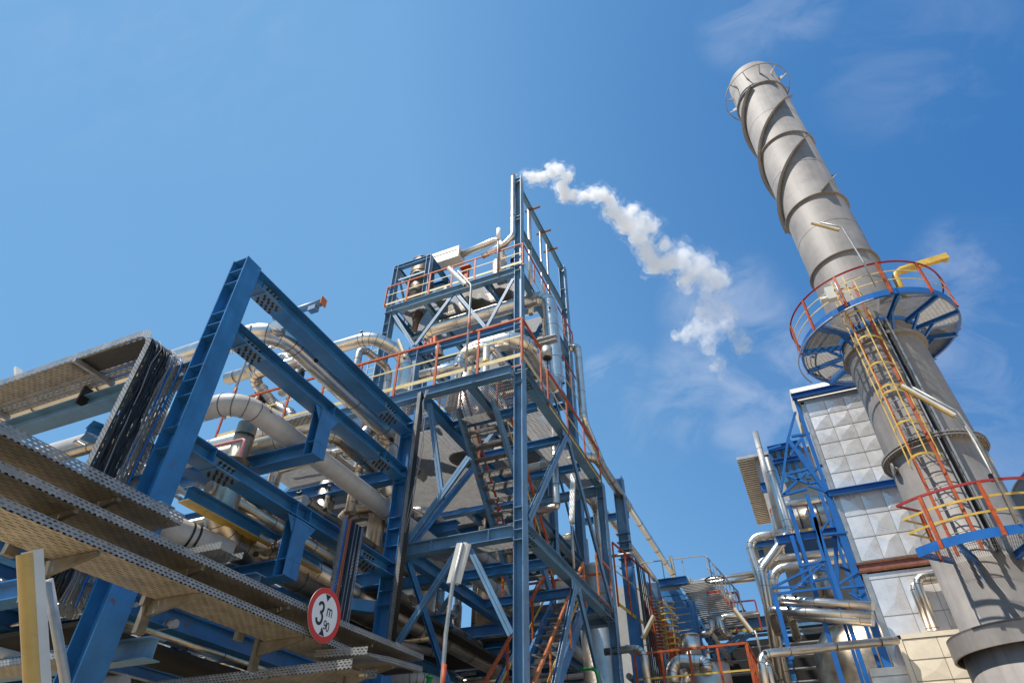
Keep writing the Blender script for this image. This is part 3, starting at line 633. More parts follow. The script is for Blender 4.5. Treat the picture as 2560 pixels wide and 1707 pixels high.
# ================================================================== process tower behind (grid x -6.6/-12.6, y 15.8/21.7, to z 26)
up_ = thing('process_tower','tall blue steel process tower with truss decks, red railings and a mast-like corner column','process tower',(-9.6,18.7,0))
def col(x, y, z0, z1, m='blue2', st=(), w=.32, h=.30, fy=None):
    c_ = MB(); c_.ib((x,y,z0),(x,y,z1),w,h,X1,.02,.013)
    if st: stiff(c_,x-h/2,x+h/2,y-w/2,st)
    return c_.build('column',m,up_)
col(-6.70,15.9,0,26.0,st=[25.85,25.6,23.1,22.9,20.05,19.75,16.9,16.6],w=.34)
col(-6.70,21.75,0,25.75,st=[25.6,24.0,22.6],w=.4); col(-12.68,15.9,0,19.85,st=[19.6,19.0,18.5]); col(-12.6,21.75,0,19.8); col(-11.2,15.95,0,17.35,w=.34,h=.45)
col(-6.70,18.8,9,19.8,w=.3,h=.22); col(-12.6,18.8,0,19.8)
bu = lambda a,b,h=.26,w=.22,m='blue2': MB().ib(a,b,w,h,Z1,.014,.011).build('beam',m,up_)
bu((-6.7,16.07,25.35),(-6.7,21.6,25.55),.28,.16); bu((-6.7,16.07,22.55),(-6.7,21.6,22.65),.28,.16)
for z in (19.75,): 
    bu((-12.85,15.8,z),(-6.86,15.8,z),.32,.24); bu((-12.85,21.7,z),(-6.86,21.7,z)); bu((-6.7,16.07,z),(-6.7,21.55,z),.3,.24); bu((-12.68,16.07,z),(-12.68,21.55,z),.3,.24)
    for x in (-8.1,-9.5,-11.0): bu((x,15.95,z),(x,21.6,z),.26,.16)
for y in (17.6,19.6): bu((-12.6,y,19.68),(-6.8,y,19.68),.2,.16)
brace((-11.2,15.8,17.35),(-12.5,15.8,19.6),.14,up_,off=(0,1,0)); brace((-11.12,15.8,17.35),(-9.55,15.8,19.65),.14,up_,off=(0,1,0)); brace((-9.5,15.8,19.65),(-8.05,15.8,17.2),.13,up_,off=(0,1,0)); brace((-8.0,15.8,17.2),(-6.85,15.8,19.5),.12,up_,off=(0,1,0))
brace((-11.1,18.8,17.3),(-9.6,18.8,19.6),.2,up_,'blue'); brace((-8.0,18.8,17.2),(-6.85,18.8,19.5),.18,up_,'blue'); brace((-8.2,15.9,19.6),(-6.85,18.7,18.0),.16,up_,'blue',off=(1,0,0))
for z in (17.05,): 
    bu((-11.4,15.95,z),(-6.86,15.95,z),.24,.2,'blue'); bu((-12.6,18.8,z),(-6.86,18.8,z),.24,.2); bu((-12.6,21.7,z),(-6.86,21.7,z),.24,.2,'blue'); bu((-8.05,16,z),(-8.05,21.6,z),.22,.18,'blue'); bu((-11.1,16,z),(-11.1,21.6,z),.22,.18); bu((-6.7,16,z-.3),(-6.7,21.6,z-.3),.26,.2)
grating(-12.5,-6.9,15.95,18.6,19.95,up_,'x',.048,.035,.006); grating(-11.0,-6.9,18.9,21.6,19.95,up_,'x',.048,.035,.006); grating(-11.0,-6.9,19.0,21.5,17.2,up_,'x',.048,.035,.006); grating(-8.0,-6.9,16.1,18.7,17.2,up_,'x',.048,.035,.006)
railing(up_,[(-12.9,15.68,20.0),(-6.45,15.68,20.0)],1.15,below=.12,sp=1.1,pw=.08); railing(up_,[(-6.45,15.68,20.0),(-6.45,21.8,20.0)],1.15,sp=1.25,pw=.08); railing(up_,[(-12.9,15.68,20.0),(-12.9,21.8,20.0)],1.15,sp=1.5,pw=.08); railing(up_,[(-6.4,18.6,17.2),(-6.4,21.9,17.2)],1.15,sp=1.2)
for z in (13.6,10.0,6.4):
    bu((-12.6,15.9,z),(-6.86,15.9,z),.28,.24,'blue'); bu((-6.7,16.07,z),(-6.7,21.6,z),.28,.24); bu((-12.6,21.7,z),(-6.86,21.7,z),.28,.24,'blue'); bu((-12.68,16,z),(-12.68,21.6,z),.28,.24,'blue')
    for y in (17.4,19.0,20.4): bu((-12.6,y,z),(-6.86,y,z),.22,.18,'blue')
    for x in (-8.5,-10.5): bu((x,16,z+.02),(x,21.6,z+.02),.22,.18,'blue')
    grating(-12.5,-6.9,16.0,21.6,z+.16,up_,'x',.05,.035,.010)
for z0, z1 in ((10.1,13.5),(13.7,16.7),(6.5,9.9)):
    brace((-6.7,18.8,z1),(-6.7,16.1,z0),.14,up_,off=(1,0,0)); brace((-6.7,18.9,z1),(-6.7,21.6,z0),.14,up_,off=(1,0,0))
    brace((-12.5,15.9,z1),(-9.7,15.9,z0),.13,up_); brace((-6.9,15.9,z1),(-9.6,15.9,z0),.13,up_)
railing(up_,[(-12.9,15.7,13.8),(-6.5,15.7,13.8)],1.1,sp=1.5)
# vertical slotted ladder rungs on the far left column
l_ = MB()
for k in range(9): l_.bar((-13.0,15.5,15.0+.3*k),(-12.65,15.5,15.0+.3*k),.03,.03)
l_.bar((-13.0,15.5,14.8),(-13.0,15.5,17.7),.04,.03).bar((-12.65,15.5,14.8),(-12.65,15.5,17.7),.04,.03); l_.build('ladder','steel',up_)
# open frame with the vessel on the top deck
fr_ = thing('vessel_frame','small open blue frame standing on the left end of the top deck','frame',(-11.8,16.6,20))
xs, ys = (-12.70,-11.0), (15.85,17.5)
for x in xs:
    for y in ys: MB().ib((x,y,20.0),(x,y,22.5),.24,.22,X1,.014,.01).build('post','blue2',fr_)
for y in ys: MB().ib((xs[0]-.1,y,22.45),(xs[1]+.1,y,22.45),.2,.2,Z1).build('beam','blue',fr_)
for x in xs: MB().ib((x,ys[0],22.44),(x,ys[1],22.44),.2,.18,Z1).build('beam','blue',fr_)
for y in ys: MB().bar((xs[0]+.1,y,21.6),(xs[1]-.1,y,21.6),.06,.08).build('brace','blue2',fr_)
MB().bar((xs[0]+.1,17.5,20.1),(xs[1]-.1,17.5,22.3),.08,.08).bar((xs[0],15.9,22.3),(xs[0],17.4,20.3),.08,.08).build('brace','blue2',fr_)
vs = thing('process_vessel','brown-grey domed vessel inside the small frame on the top deck','vessel',(-11.85,16.6,20))
rings = [[V((-11.85+r*math.cos(a),16.65+r*math.sin(a),z)) for a in [2*math.pi*k/24 for k in range(24)]] for z, r in ((19.0,.10),(19.5,.14),(20.1,.30),(20.6,.55),(23.2,.55),(23.2,.50),(22.9,.50))]
MB().grid(rings,capa=True,capb=True).build('shell','brown',vs)
m = MB(); [m.ring((-11.85,16.65,z),Z1,.545,.02,.03,24) for z in (20.85,21.6,22.3,23.15)]; m.build('cladding_seam','seam',vs)
# equipment on the top deck
def upz(p, y=16.6): return gy(p, y)
a_ = upz(k6(760,920)); b2 = upz(k6(920,870))
t = thing('silencer_box','silver sheet box at the left end of the bent pipe above the top deck','equipment box',a_)
c_ = (upz(k6(850,900),16.9)); MB().obox(c_,X1*.78,Y1*.3,Z1*.36).build('box_body','lamp',t); MB().box(c_+V((-.6,-.31,.1)),c_+V((.7,-.302,.13))).build('lid_joint','seam',t)
p0 = c_+X1*.7; p1 = upz(k6(1380,745),16.9); pipe('vent_pipe','thin silver pipe running from the sheet box and dropping by the mast column','pipe',[p0,V((p1.x,16.9,p0.z+.25)),V((p1.x+.15,16.9,p0.z-1.5))],.16,'alu',.4,0)
t = thing('valve_stack','dark valve with hand wheel beside the mast column on the top deck','valve',(-7.2,16.6,20))
MB().tube((-7.15,16.5,20.0),(-7.15,16.5,21.6),.10,12).tube((-7.15,16.5,20.6),(-7.15,16.5,20.9),.22,14).tube((-7.15,16.5,21.2),(-7.15,16.5,21.3),.2,14).build('valve_body','dark',t)
MB().ring((-7.0,16.5,21.45),X1,.14,.02,.02,16).build('hand_wheel','dark',t)
t = thing('filter_vessel','upright grey-white filter drum on the top deck left of the mast column','vessel',(-8.6,16.8,20)); q = upz(k6(1365,900),16.8)
MB().tube((q.x,16.8,20.1),(q.x,16.8,21.7),.32,20).build('drum','alu2',t); MB().ring((q.x,16.8,20.5),Z1,.3,.07,.08,20).build('flange','rust',t)
t = thing('pipe_support','orange-red upright bracket holding the bent vent pipe','pipe support',(-9.8,16.5,20)); q = upz(k6(1040,950),16.5)
MB().ib((q.x,16.5,20.0),(q.x,16.5,21.75),.16,.3,X1).box((q.x-.25,16.35,21.75),(q.x+.25,16.65,21.82)).build('bracket','red',t)
t = thing('pump_skid','dark green motor behind the top deck railing','motor',(-9,17,20)); q = upz(k6(1140,1030),17); MB().tube((q.x-.35,17,20.45),(q.x+.35,17,20.45),.24,16).build('motor_body','dark',t); MB().box((q.x-.4,16.8,20.0),(q.x+.4,17.2,20.25)).build('base','green',t)
t = thing('deck_cabinet','pale box on the top deck behind the railing','cabinet',(-10.5,16.6,20)); q = upz(k6(800,1160),16.3); MB().box((q.x-.25,16.3,20.0),(q.x+.25,16.7,20.75)).build('cabinet_body','lamp',t)
MB().box((q.x-.2,16.295,20.1),(q.x+.2,16.3,20.65)).build('cabinet_door','white',t)
t = thing('deck_trough','long pale sheet duct lying on the top deck behind the railing','duct',(-9.5,17,20)); MB().box((-11.0,17.2,20.05),(-7.6,17.7,20.55)).build('duct_body','alu2',t); MB().box((-9.5,17.19,20.05),(-9.45,17.71,20.56)).build('joint','seam',t)
t = thing('beacon','slim white aerial canister on a thin pole above the top railing','beacon',(-8.9,15.6,20)); q0 = gy(k6(1345,1030),15.6); q1 = gy(k6(1358,590),15.6)
MB().tube(V((q1.x,15.6,q0.z)),V((q1.x,15.6,q1.z)),.035,8).build('pole','steel',t); MB().tube(V((q1.x,15.6,q1.z-.75)),V((q1.x,15.6,q1.z-.05)),.09,12).build('canister','white',t)
# vents beside the mast
q = gy(k6(1500,100),15.75); pipe('vent_stack','tall silver vent pipe beside the mast column, steam leaving its top','pipe',[(q.x+.02,15.75,26.02),(q.x+.02,15.75,21.9),(q.x-.35,15.75,21.55),(q.x-1.4,15.75,21.25)],.135,'alu',.3,2.2)
MB().tube((q.x+.02,15.75,26.0),(q.x+.02,15.75,26.14),.11,14).build('vent_tip','rust',bpy.data.objects['vent_stack'])
for i,(pp,yy,zt_,r_,lab) in enumerate(((k6(1655,400),17.2,None,.10,'thicker of the silver vent pipes strapped to the top side beam'),(k6(1765,600),18.7,None,.06,'thin vent pipe in the middle of the top side frame'),(k6(1830,740),19.9,None,.06,'thin vent pipe nearest the rear corner of the top side frame'))):
    q = gy(pp,yy); t = thing('vent_pipe',lab,'pipe',(q.x,yy,20)); MB().tube((q.x,yy,18.6),(q.x,yy,q.z+.3),r_,12).build('pipe_body','alu',t)
    MB().box((q.x-.2,yy-.04,25.2),(q.x+.55,yy+.04,25.28)).build('clamp','rust',t)
# ---- large silver pipes of the tower
pipe('insulated_pipe','very wide silver pipe under the top deck elbowing down outside the mast column','pipe',
     [(-11.55,18.2,19.6),(-11.55,16.85,19.0),(-5.82,16.85,19.0),(-5.75,17.0,14.35),(-5.75,13.75,14.35),(-7.75,13.75,14.35),(-7.95,13.75,12.2)],.285,'alu',.62,1.5,n=28,
     spots=[((-5.72,16.55,18.0),(.3,-1,0)),((-5.5,14.3,14.55),(.6,-.5,.5)),((-6.2,13.5,14.6),(0,-.8,.6)),((-5.45,16.9,14.6),(1,-.3,0))])
q = gy(k7(1300,420),12.6)
pipe('insulated_pipe','medium silver pipe loop behind the platform railing in front of the wide pipe','pipe',[gy(k7(1010,460),12.6)+V((-.25,0,-2)),gy(k7(1000,490),12.6),gy(k7(1270,400),12.6),gy(k7(1270,400),12.6)+V((0,2.2,0)),gy(k7(1270,400),12.6)+V((0,2.2,-2))],.13,'alu',.3,.6)
pipe('insulated_pipe','straight silver pipe lying behind the platform railing','pipe',[gy(k7(600,700),12.0),gy(k7(1000,600),12.0)],.145,'alu',None,1.3,spots=[(gy(k7(945,595),11.8),(0,-1,.2))])
t = thing('process_vessel','silver upright vessel under the wide pipe behind the platform railing','vessel',(-7,13,10)); q = gy(k7(1070,600),13.0)
MB().tube((q.x,13,10.0),(q.x,13,12.6),.42,24).build('shell','alu2',t); MB().tube((q.x,13,12.6),(q.x,13,12.8),.42,24,r1=.2).build('head','alu2',t)
t = thing('pipe_stub','slim grey upright pipe with a yellow band behind the platform railing','pipe',(-6,12,10)); q = gy(k7(1235,560),12.0)
MB().tube((q.x,12,10.0),(q.x,12,q.z+.55),.10,14).build('pipe_body','steel',t); MB().tube((q.x,12,q.z-.1),(q.x,12,q.z+.02),.105,14).build('yellow_band','yel',t)
q = gx(k9(1660,200),-4.4)
pipe('insulated_pipe','slender silver pipe dropping outside the tower with a hooked foot','pipe',[gy(kn(385,330),13.3),gy(kn(430,1568),13.3),gy(k8(1610,650),13.3),gy(k8(1430,700),13.3)],.085,'alu',.15,1.4)
q0 = gy(k7(2130,420),21.0); 
pipe('insulated_pipe','slim silver downpipe on the rear corner turning into a long level run right','pipe',[(q0.x-.35,21.0,q0.z+.05),(q0.x,21.0,q0.z),(q0.x+.02,21.0,15.6),(q0.x+.05,23.4,14.6),(q0.x+.05,48,14.5)],.165,'alu',.5,1.8)
q1 = gy(kn(1290,1450),22.0)
pipe('insulated_pipe','second long level silver pipe just below the corner pipe run','pipe',[(q0.x-.3,20,13.1),(q0.x-.3,48,13.1)],.13,'alu2',.5,2.4)
t = thing('pipe_bridge_support','blue bracket under the two long level pipes','pipe support',(q0.x,26,13))
for y in (24.2,33.,42.): MB().ib((q0.x-1.2,y,12.8),(q0.x+.7,y,12.8),.2,.25,Z1).build('bracket','blue',t)
pipe('insulated_pipe','silver pipe crossing behind the tower side bracing at the right','pipe',[(-11,17.0,11.6),(-4.6,17.0,11.6),(-4.6,21,11.6)],.15,'alu2',.4,1.4)
pipe('insulated_pipe','wide silver pipe sloping under the tower side beam behind the braces','pipe',[(-6.3,12.3,11.6),(-5.6,20.5,11.6),(-5.6,20.5,8)],.19,'alu',.5,1.2)
# spring hanger
t = thing('spring_hanger','grey spring hanger can under a short steel arm beside the wide downpipe','spring hanger',(-5.6,15,15)); q = gy(k1b(1000,650),14.6)
MB().tube((q.x,14.6,q.z-.20),(q.x,14.6,q.z+.20),.17,20).build('can','steel',t); MB().tube((q.x,14.6,q.z-.22),(q.x,14.6,q.z-.20),.13,16).build('can_opening','dark',t)
MB().tube((q.x,14.6,q.z-1.2),(q.x,14.6,q.z-.2),.02,8).build('rod','dark',t); m = MB(); [m.tube((q.x+s_,14.6,q.z+.2),(q.x+s_,14.6,q.z+.42),.018,6) for s_ in (-.06,.06)]; m.build('rod','steel',t)
MB().ib((q.x-.8,14.6,q.z+.52),(q.x+.35,14.6,q.z+.52),.2,.2,Z1).build('arm','steel',t)
# pipes on the left part of the long platform (behind the rack beams)
def Pq(fn, pts, y): return [gy(fn(*p), y) for p in pts]
a = Pq(k3,[(900,1030),(1400,880),(1760,790)],11.2); pipe('insulated_pipe','wide silver pipe rising from behind the rack beams and doming over the platform railing','pipe',[a[0]-X1*2,a[2],V((a[2].x+.62,a[2].y+1.0,a[2].z-.25)),V((a[2].x+.62,a[2].y+1.0,a[2].z-2.2))],.20,'alu',.7,1.2,spots=[(a[2]+V((-.3,-.22,.12)),(0,-1,.3))])
t = thing('dome_vessel','silver upright vessel with cone foot under the domed pipe','vessel',a[2]); q = V((a[2].x+.62,a[2].y+1.0,0))
rings = [[V((q.x+r*math.cos(s_),q.y+r*math.sin(s_),z)) for s_ in [2*math.pi*k/24 for k in range(24)]] for z, r in ((9.95,.5),(10.3,.5),(10.8,.27),(12.0,.27))]; MB().grid(rings,capa=True,capb=True).build('shell','alu2',t); MB().tube((q.x-.02,q.y-.3,11.2),(q.x-.02,q.y-.24,11.2),.06,12).build('inspection_plug','dark',t)
b_ = Pq(k3,[(1600,1080),(1640,900),(1740,960)],11.0); pipe('insulated_pipe','small silver hook pipe just behind the railing left of the domed pipe','pipe',[V((b_[0].x,b_[0].y,10)),V((b_[0].x,b_[0].y,b_[1].z+.1)),V((b_[0].x+.25,b_[0].y+1.2,b_[1].z+.05)),V((b_[0].x+.25,b_[0].y+1.2,10.2))],.11,'alu2',.3,.5)
c_ = Pq(k3,[(850,1090),(660,1130),(830,1250),(830,1480)],9.6); pipe('insulated_pipe','S shaped silver pipe coiling above the rack left of the domed pipe','pipe',[c_[0]+X1*1.6,c_[1],V((c_[1].x+.1,c_[1].y+1.,c_[1].z-.4)),V((c_[2].x+.0,c_[1].y+1.,c_[2].z-.2)),V((c_[2].x,c_[1].y+1.,8.3))],.155,'alu',.35,.9,spots=[(c_[1]+V((.3,-.2,.1)),(0,-1,.2)),(c_[2]+V((-.1,.8,.2)),(0,-1,0))])
d_ = Pq(k3,[(1010,960),(1060,1000)],10.3); pipe('insulated_pipe','bright silver pipe stub above the second rack beam','pipe',[d_[0]-X1*1.5,d_[0],d_[0]+V((.1,.1,-1.3))],.15,'alu',.25,.5)
e_ = gy(k3(870,880),10.6); t = thing('pipe_stub','thin silver pipe end poking out above the second rack beam','pipe',e_); MB().tube(e_+V((-.7,0,-.15)),e_+V((.1,0,.03)),.06,12).build('pipe_body','alu',t); MB().tube(e_+V((.1,0,.03)),e_+V((.13,0,.035)),.075,12).build('end_cap','alu2',t)
t = thing('bracing_frame','thin blue cross-braced frame seen against the sky left of the tower','frame',(-15,19,8))
x0, x1_, y_ = -19.,-12.9, 17.
for (a,b) in (((x0,y_,9),(x1_,y_,13.5)),((x0,y_,13.5),(x1_,y_,9)),((x0,y_,13.6),(x1_,y_,13.6)),((x0,y_,9),(x0,y_,14.2)),((-16,y_,9),(-16,y_,13.6)),((x0,y_,11.3),(-16,y_,13.6)),((-16,y_,13.6),(x1_,y_,11.3))):
    MB().bar(a,b,.14,.16).build('brace','blue2',t)
t = thing('motor_valve','dark motor-driven valve with blue box above the second rack beam','valve',(-9,11,10)); q = gy(k3(1110,1060),11); MB().box(q+V((-.28,-.1,-.15)),q+V((-.12,.1,.4))).box(q+V((.12,-.1,-.15)),q+V((.28,.1,.4))).build('bracket','blue2',t); MB().tube(q+V((0,0,-.2)),q+V((0,0,.15)),.13,16).build('motor','steel',t); MB().tube(q+V((0,0,-.5)),q+V((0,0,-.2)),.17,16).build('valve_body','dark',t)
t = thing('motor_valve','dark upright motor valve behind the S shaped pipe','valve',(-10,10,9)); q = gy(k3(720,1380),10.2); MB().tube(q+V((0,0,-.3)),q+V((0,0,.3)),.12,12).tube(q+V((-.15,0,.0)),q+V((.15,0,.0)),.16,12).build('valve_body','dark',t); MB().box(q+V((-.1,-.12,.3)),q+V((.1,.12,.6))).build('actuator','blue2',t)
t = thing('conduit_pole','grey conduit with a red sleeve leaning up from the left platform end','pole',(-9,9.5,8)); A, B = gy(k3(640,990),9.4), gy(k3(430,1520),9.4); MB().sweep(fin([A+V((.1,0,-.05)),A+V((-.05,0,.0)),B],.1,4),.035,10).build('tube','steel',t); MB().tube(A+(B-A)*.5,A+(B-A)*.68,.04,12).build('red_sleeve','red',t)
# red fire pipes and clutter under the truss
t = thing('fire_pipes','orange-red sprinkler pipes clustered under the truss behind the railing','pipes',(-9,16,14))
for (u,v0,v1,r_) in ((640,340,440,.05),(700,330,470,.07),(735,325,500,.1),(670,380,520,.05)):
    a,b = gy(k7(u,v0),16.4), gy(k7(u,v1),16.4); MB().tube(a,b,r_,10).build('riser','red',t)
t = thing('hose_reel','small dark cylinder hung below the truss','cylinder',gy(k7(775,470),16)); a,b = gy(k7(775,425),16), gy(k7(775,510),16); MB().tube(a,b,.16,14).build('cylinder_body','steel',t); MB().tube(b,b-Z1*.06,.1,12).build('cylinder_foot','dark',t)

# ---- tower clutter: clad pipes and vessels inside the lower bays
random.seed(21)
for i in range(34):
    zb = random.choice((3.6,4.6,5.2,7.0,8.2,8.9,10.6,11.6,12.6)); y = random.uniform(16.3,21.2); x = random.uniform(-12,-7.2); r = random.choice((.05,.07,.09,.13,.17)); k = i % 3
    if k == 0: pts = [(-12.8,y,zb),(x,y,zb),(x,y,zb-2.4)]
    elif k == 1: pts = [(x,15.4,zb),(x,20,zb),(x,20,zb+1.6)]
    else: pts = [(x,y,zb-2),(x,y,zb+1.2),(x+1.6,y,zb+1.2)]
    pipe('tower_pipe','one of the clad pipes packed inside the lower bays of the process tower','pipe',pts,r,cols[i%5],None,1.3,group='clad pipes inside the process tower bays',n=12)
for i,(x,y,r,z0,z1) in enumerate(((-8.1,17.3,.55,6.6,9.6),(-10.6,18.2,.75,10.3,13.2),(-8.0,20.2,.6,10.3,13.0),(-11.0,17.6,.6,6.6,9.4),(-8.6,18.6,.5,13.9,16.4),(-5.4,18.6,.5,0,8.6))):
    t = thing('tower_vessel','one of the upright clad vessels standing on the tower floors','vessel',(x,y,z0),'upright vessels on the tower floors'); MB().tube((x,y,z0),(x,y,z1),r,24).build('shell','alu2' if i%2 else 'tan_lit',t); MB().tube((x,y,z1),(x,y,z1+r*.4),r,24,r1=r*.35).build('head','alu2',t)
# floors of the stair tower side pipes and rails near the foot
for i in range(12):
    y = 10.6+i*.9; z = random.choice((2.6,3.0,4.4,4.9,5.6)); pipe('tower_pipe','one of the clad pipes crossing behind the stair tower foot','pipe',[(-12,y,z),(-6.8-random.random(),y,z),(-6.8,y+1.5,z)],random.choice((.05,.08,.11)),cols[(i+2)%5],None,1.3,group='clad pipes behind the stair tower foot',n=12)
# ================================================================== chimney
SX, SY = 4.40, 17.85; SC = V((SX,SY,0))
def pol(r, a, z): return V((SX+r*math.cos(math.radians(a)), SY+r*math.sin(math.radians(a)), z))
ch = thing('chimney','tall grey steel chimney with helical strakes and a round blue-edged platform','chimney',(SX,SY,0))
prof = [(0,1.27),(5.4,1.27),(5.4,1.10),(9.95,1.10),(13.5,1.05),(14.6,1.03),(29.9,1.03),(29.9,.99),(27,.99)]
rings = []
for (z,r) in prof: rings.append([pol(r,360*k/64,z) for k in range(64)])
MB().grid(rings).build('shell','stack',ch)
for z, r, w, h in ((28.0,1.03,.075,.03),(24.0,1.03,.075,.03),(20.0,1.03,.09,.03),(17.0,1.03,.085,.03),(13.45,1.05,.11,.10)):
    MB().ring((SX,SY,z),Z1,r-.005,w,h,72).build('stiffening_ring','stack',ch)
m = MB(); m.ring((SX,SY,5.55),Z1,1.09,.36,.05,72); m.ring((SX,SY,5.36),Z1,1.40,.05,.42,72); m.build('drip_ring','stack',ch)
m = MB(); m.ring((SX,SY,10.03),Z1,1.09,.17,.035,72); m.ring((SX,SY,9.95),Z1,1.09,.17,.035,72)
for k in range(60): m.tube(pol(1.21,6*k,9.88),pol(1.21,6*k,10.10),.022,6,smooth=False)
m.build('bolted_flange','stack',ch)
for z in (3.0,7.9,11.7,15.8,18.6,22.1,25.9): MB().ring((SX,SY,z),Z1,(1.10 if z < 9 else 1.06 if z<12 else 1.03)-.001 if z > 5 else 1.268,.004,.012,64).build('weld_seam','seam',ch)
for s_ in range(3):
    st = MB(); A, B, C_, D = [], [], [], []; rr = []
    z0, z1_ = 28.0, 20.0
    for k in range(97):
        z = z0+(z1_-z0)*k/96; a = -13.85+360*(z-(27.4-2.9*s_))/8.7
        rr.append([pol(1.02,a-.35,z),pol(1.215,a-.3,z),pol(1.215,a+.3,z),pol(1.02,a+.35,z)])
    st.grid(rr,smooth=True,capa=True,capb=True).build('helical_strake','stack',ch)
# guard hoop near the top
m = MB(); m.ring((SX,SY,28.9),Z1,1.40,.03,.07,72); m.build('guard_hoop','stack',ch)
m = MB()
for k in range(12): m.bar(pol(1.02,30*k+10,28.75),pol(1.42,30*k+10,28.9),.03,.05); m.obox(pol(1.10,30*k+10,28.86),pol(.12,30*k+10,0)-V((SX,SY,0)),Z1*.10,(pol(1,30*k+100,0)-V((SX,SY,0)))*.008)
m.build('hoop_arm','stack',ch)
# round platform
pf = bpy.data.objects.new('round_platform',None); COL.objects.link(pf); pf.location = (SX,SY,14); pf.parent = ch; pf.matrix_parent_inverse = Matrix.Translation(ch.location).inverted(); bpy.context.view_layer.update()
class PW: pass
def bl(mb, nm, m_, par=pf):
    o_ = mb.build(nm, m_); o_.parent = par
    o_.matrix_parent_inverse = Matrix.Translation(V(par.location)).inverted() if par is not ch else Matrix.Translation(ch.location).inverted(); return o_
bl(MB().ring((SX,SY,14.02),Z1,2.20,.012,.20,96).ring((SX,SY,13.92),Z1,2.14,.07,.012,96),'rim_beam','blue3'); bl(MB().ring((SX,SY,13.98),Z1,1.08,.02,.16,64),'inner_beam','blue3')
m = MB()
for k in range(8):
    a0, a1 = 45*k+1, 45*k+44; am = math.radians((a0+a1)/2); d_ = V((math.cos(am),math.sin(am),0)); n_ = V((-d_.y,d_.x,0))
    q_ = -2.2
    while q_ < 2.2:   # bars run radially within each segment, clipped to the ring
        best = None
        def ang(t): p = d_*t+n_*q_; return math.degrees(math.atan2(p.y,p.x))
        half = 21.6
        lo = max(1.12**2-q_*q_,0)**.5; lo = max(lo, abs(q_)/math.tan(math.radians(half))); hi2 = 2.18**2-q_*q_
        if hi2 > 0 and hi2**.5 > lo+.02:
            m.obox(SC+d_*(lo+hi2**.5)/2+n_*q_+Z1*14.03, d_*((hi2**.5-lo)/2), n_*.0035, Z1*.016)
        q_ += .040
    t_ = 1.2
    while t_ < 2.15:
        w_ = min(t_*math.tan(math.radians(half)), max(2.18**2-t_*t_,0)**.5); m.obox(SC+d_*t_+Z1*14.042, d_*.003, n_*w_, Z1*.003); t_ += .10
bl(m,'grating','grate')
for k in range(12):
    a = 15+30*k-3; m = MB(); p0, p1 = pol(1.04,a,13.90), pol(2.19,a,13.90); m.ch(p0,p1,.07,.14,Z1,.01); m.ch(pol(1.05,a,13.45),pol(1.5,a,13.86),.06,.08,Z1,.01); bl(m,'bracket','blue3')
R_ = bl(MB().ring((SX,SY,15.15),Z1,2.22,.012,.06,96).ring((SX,SY,15.17),Z1,2.20,.05,.012,96),'handrail','dred')
bl(MB().ring((SX,SY,14.78),Z1,2.215,.012,.035,96).ring((SX,SY,14.45),Z1,2.215,.012,.035,96),'mid_rail','pyel')
for k in range(12):
    a = 8+30*k; p = pol(2.235,a,0); m = MB(); m.ch(p+Z1*13.95,p+Z1*15.14,.05,.07,(pol(1,a+90,0)-SC),.008); bl(m,'post','red')
bl(MB().ring((SX,SY,13.80),Z1,2.33,.03,.03,60,math.radians(150),math.radians(265)),'conduit','steel')
# lower part platform
a0_, a1_ = -134.5, -25
pg = bpy.data.objects.new('lower_platform',None); COL.objects.link(pg); pg.location = (SX,SY,7); pg.parent = ch; pg.matrix_parent_inverse = Matrix.Translation(ch.location).inverted(); bpy.context.view_layer.update()
b2_ = lambda mb,nm,m_: bl(mb,nm,m_,pg)
b2_(MB().ring((SX,SY,7.05),Z1,2.25,.012,.20,40,math.radians(a0_),math.radians(a1_)),'toe_board','blue3')
for a in (a0_,a1_): m = MB(); m.bar(pol(1.1,a,7.03),pol(2.26,a,7.03),.012,.16); b2_(m,'end_plate','blue3')
for a in (-112,-72,-45): m = MB(); m.ib(pol(1.09,a,6.90),pol(2.24,a,6.90),.10,.16,Z1,.012,.01); m.bar(pol(1.09,a,6.45),pol(1.55,a,6.86),.02,.12); b2_(m,'bracket','blue3')
m = MB(); q_ = 0
dm = V((math.cos(math.radians(-103)),math.sin(math.radians(-103)),0)); nm_ = V((-dm.y,dm.x,0)); q_ = -1.95
while q_ < 2.25:
    seg = []; t_ = .2; on_ = None
    lo2 = max(1.12**2-q_*q_,0)**.5; hi = max(2.24**2-q_*q_,0)**.5
    # limit to the sector
    ts = [lo2+(hi-lo2)*k/40 for k in range(41)]; ins = [t for t in ts if t > .02 and a0_+.5 < math.degrees(math.atan2((dm*t+nm_*q_).y,(dm*t+nm_*q_).x)) < a1_-.5]
    if len(ins) > 1: m.obox(SC+dm*(ins[0]+ins[-1])/2+nm_*q_+Z1*7.0, dm*((ins[-1]-ins[0])/2), nm_*.004, Z1*.016)
    q_ += .042
for r in (1.35,1.6,1.85,2.1): m.ring((SX,SY,7.012),Z1,r,.006,.006,40,math.radians(a0_),math.radians(a1_))
b2_(m,'grating','grate')
b2_(MB().ring((SX,SY,8.17),Z1,2.24,.05,.05,40,math.radians(a0_),math.radians(a1_-20)).bar(pol(1.5,a0_,8.17),pol(2.28,a0_,8.17),.045,.045),'handrail','dred')
m = MB(); 
for z in (7.5,7.83): m.ring((SX,SY,z),Z1,2.25,.012,.05,40,math.radians(a0_),math.radians(a1_-20)); m.bar(pol(1.5,a0_,z),pol(2.26,a0_,z),.012,.05)
b2_(m,'mid_rail','yel')
for a,r in ((a0_,1.55),(-120,2.27),(-90,2.27),(-62,2.27),(-47,2.27)):
    p = pol(r,a,0); m = MB(); m.ch(p+Z1*6.95,p+Z1*8.16,.05,.08,(pol(1,a+90,0)-SC),.009); b2_(m,'post','red')
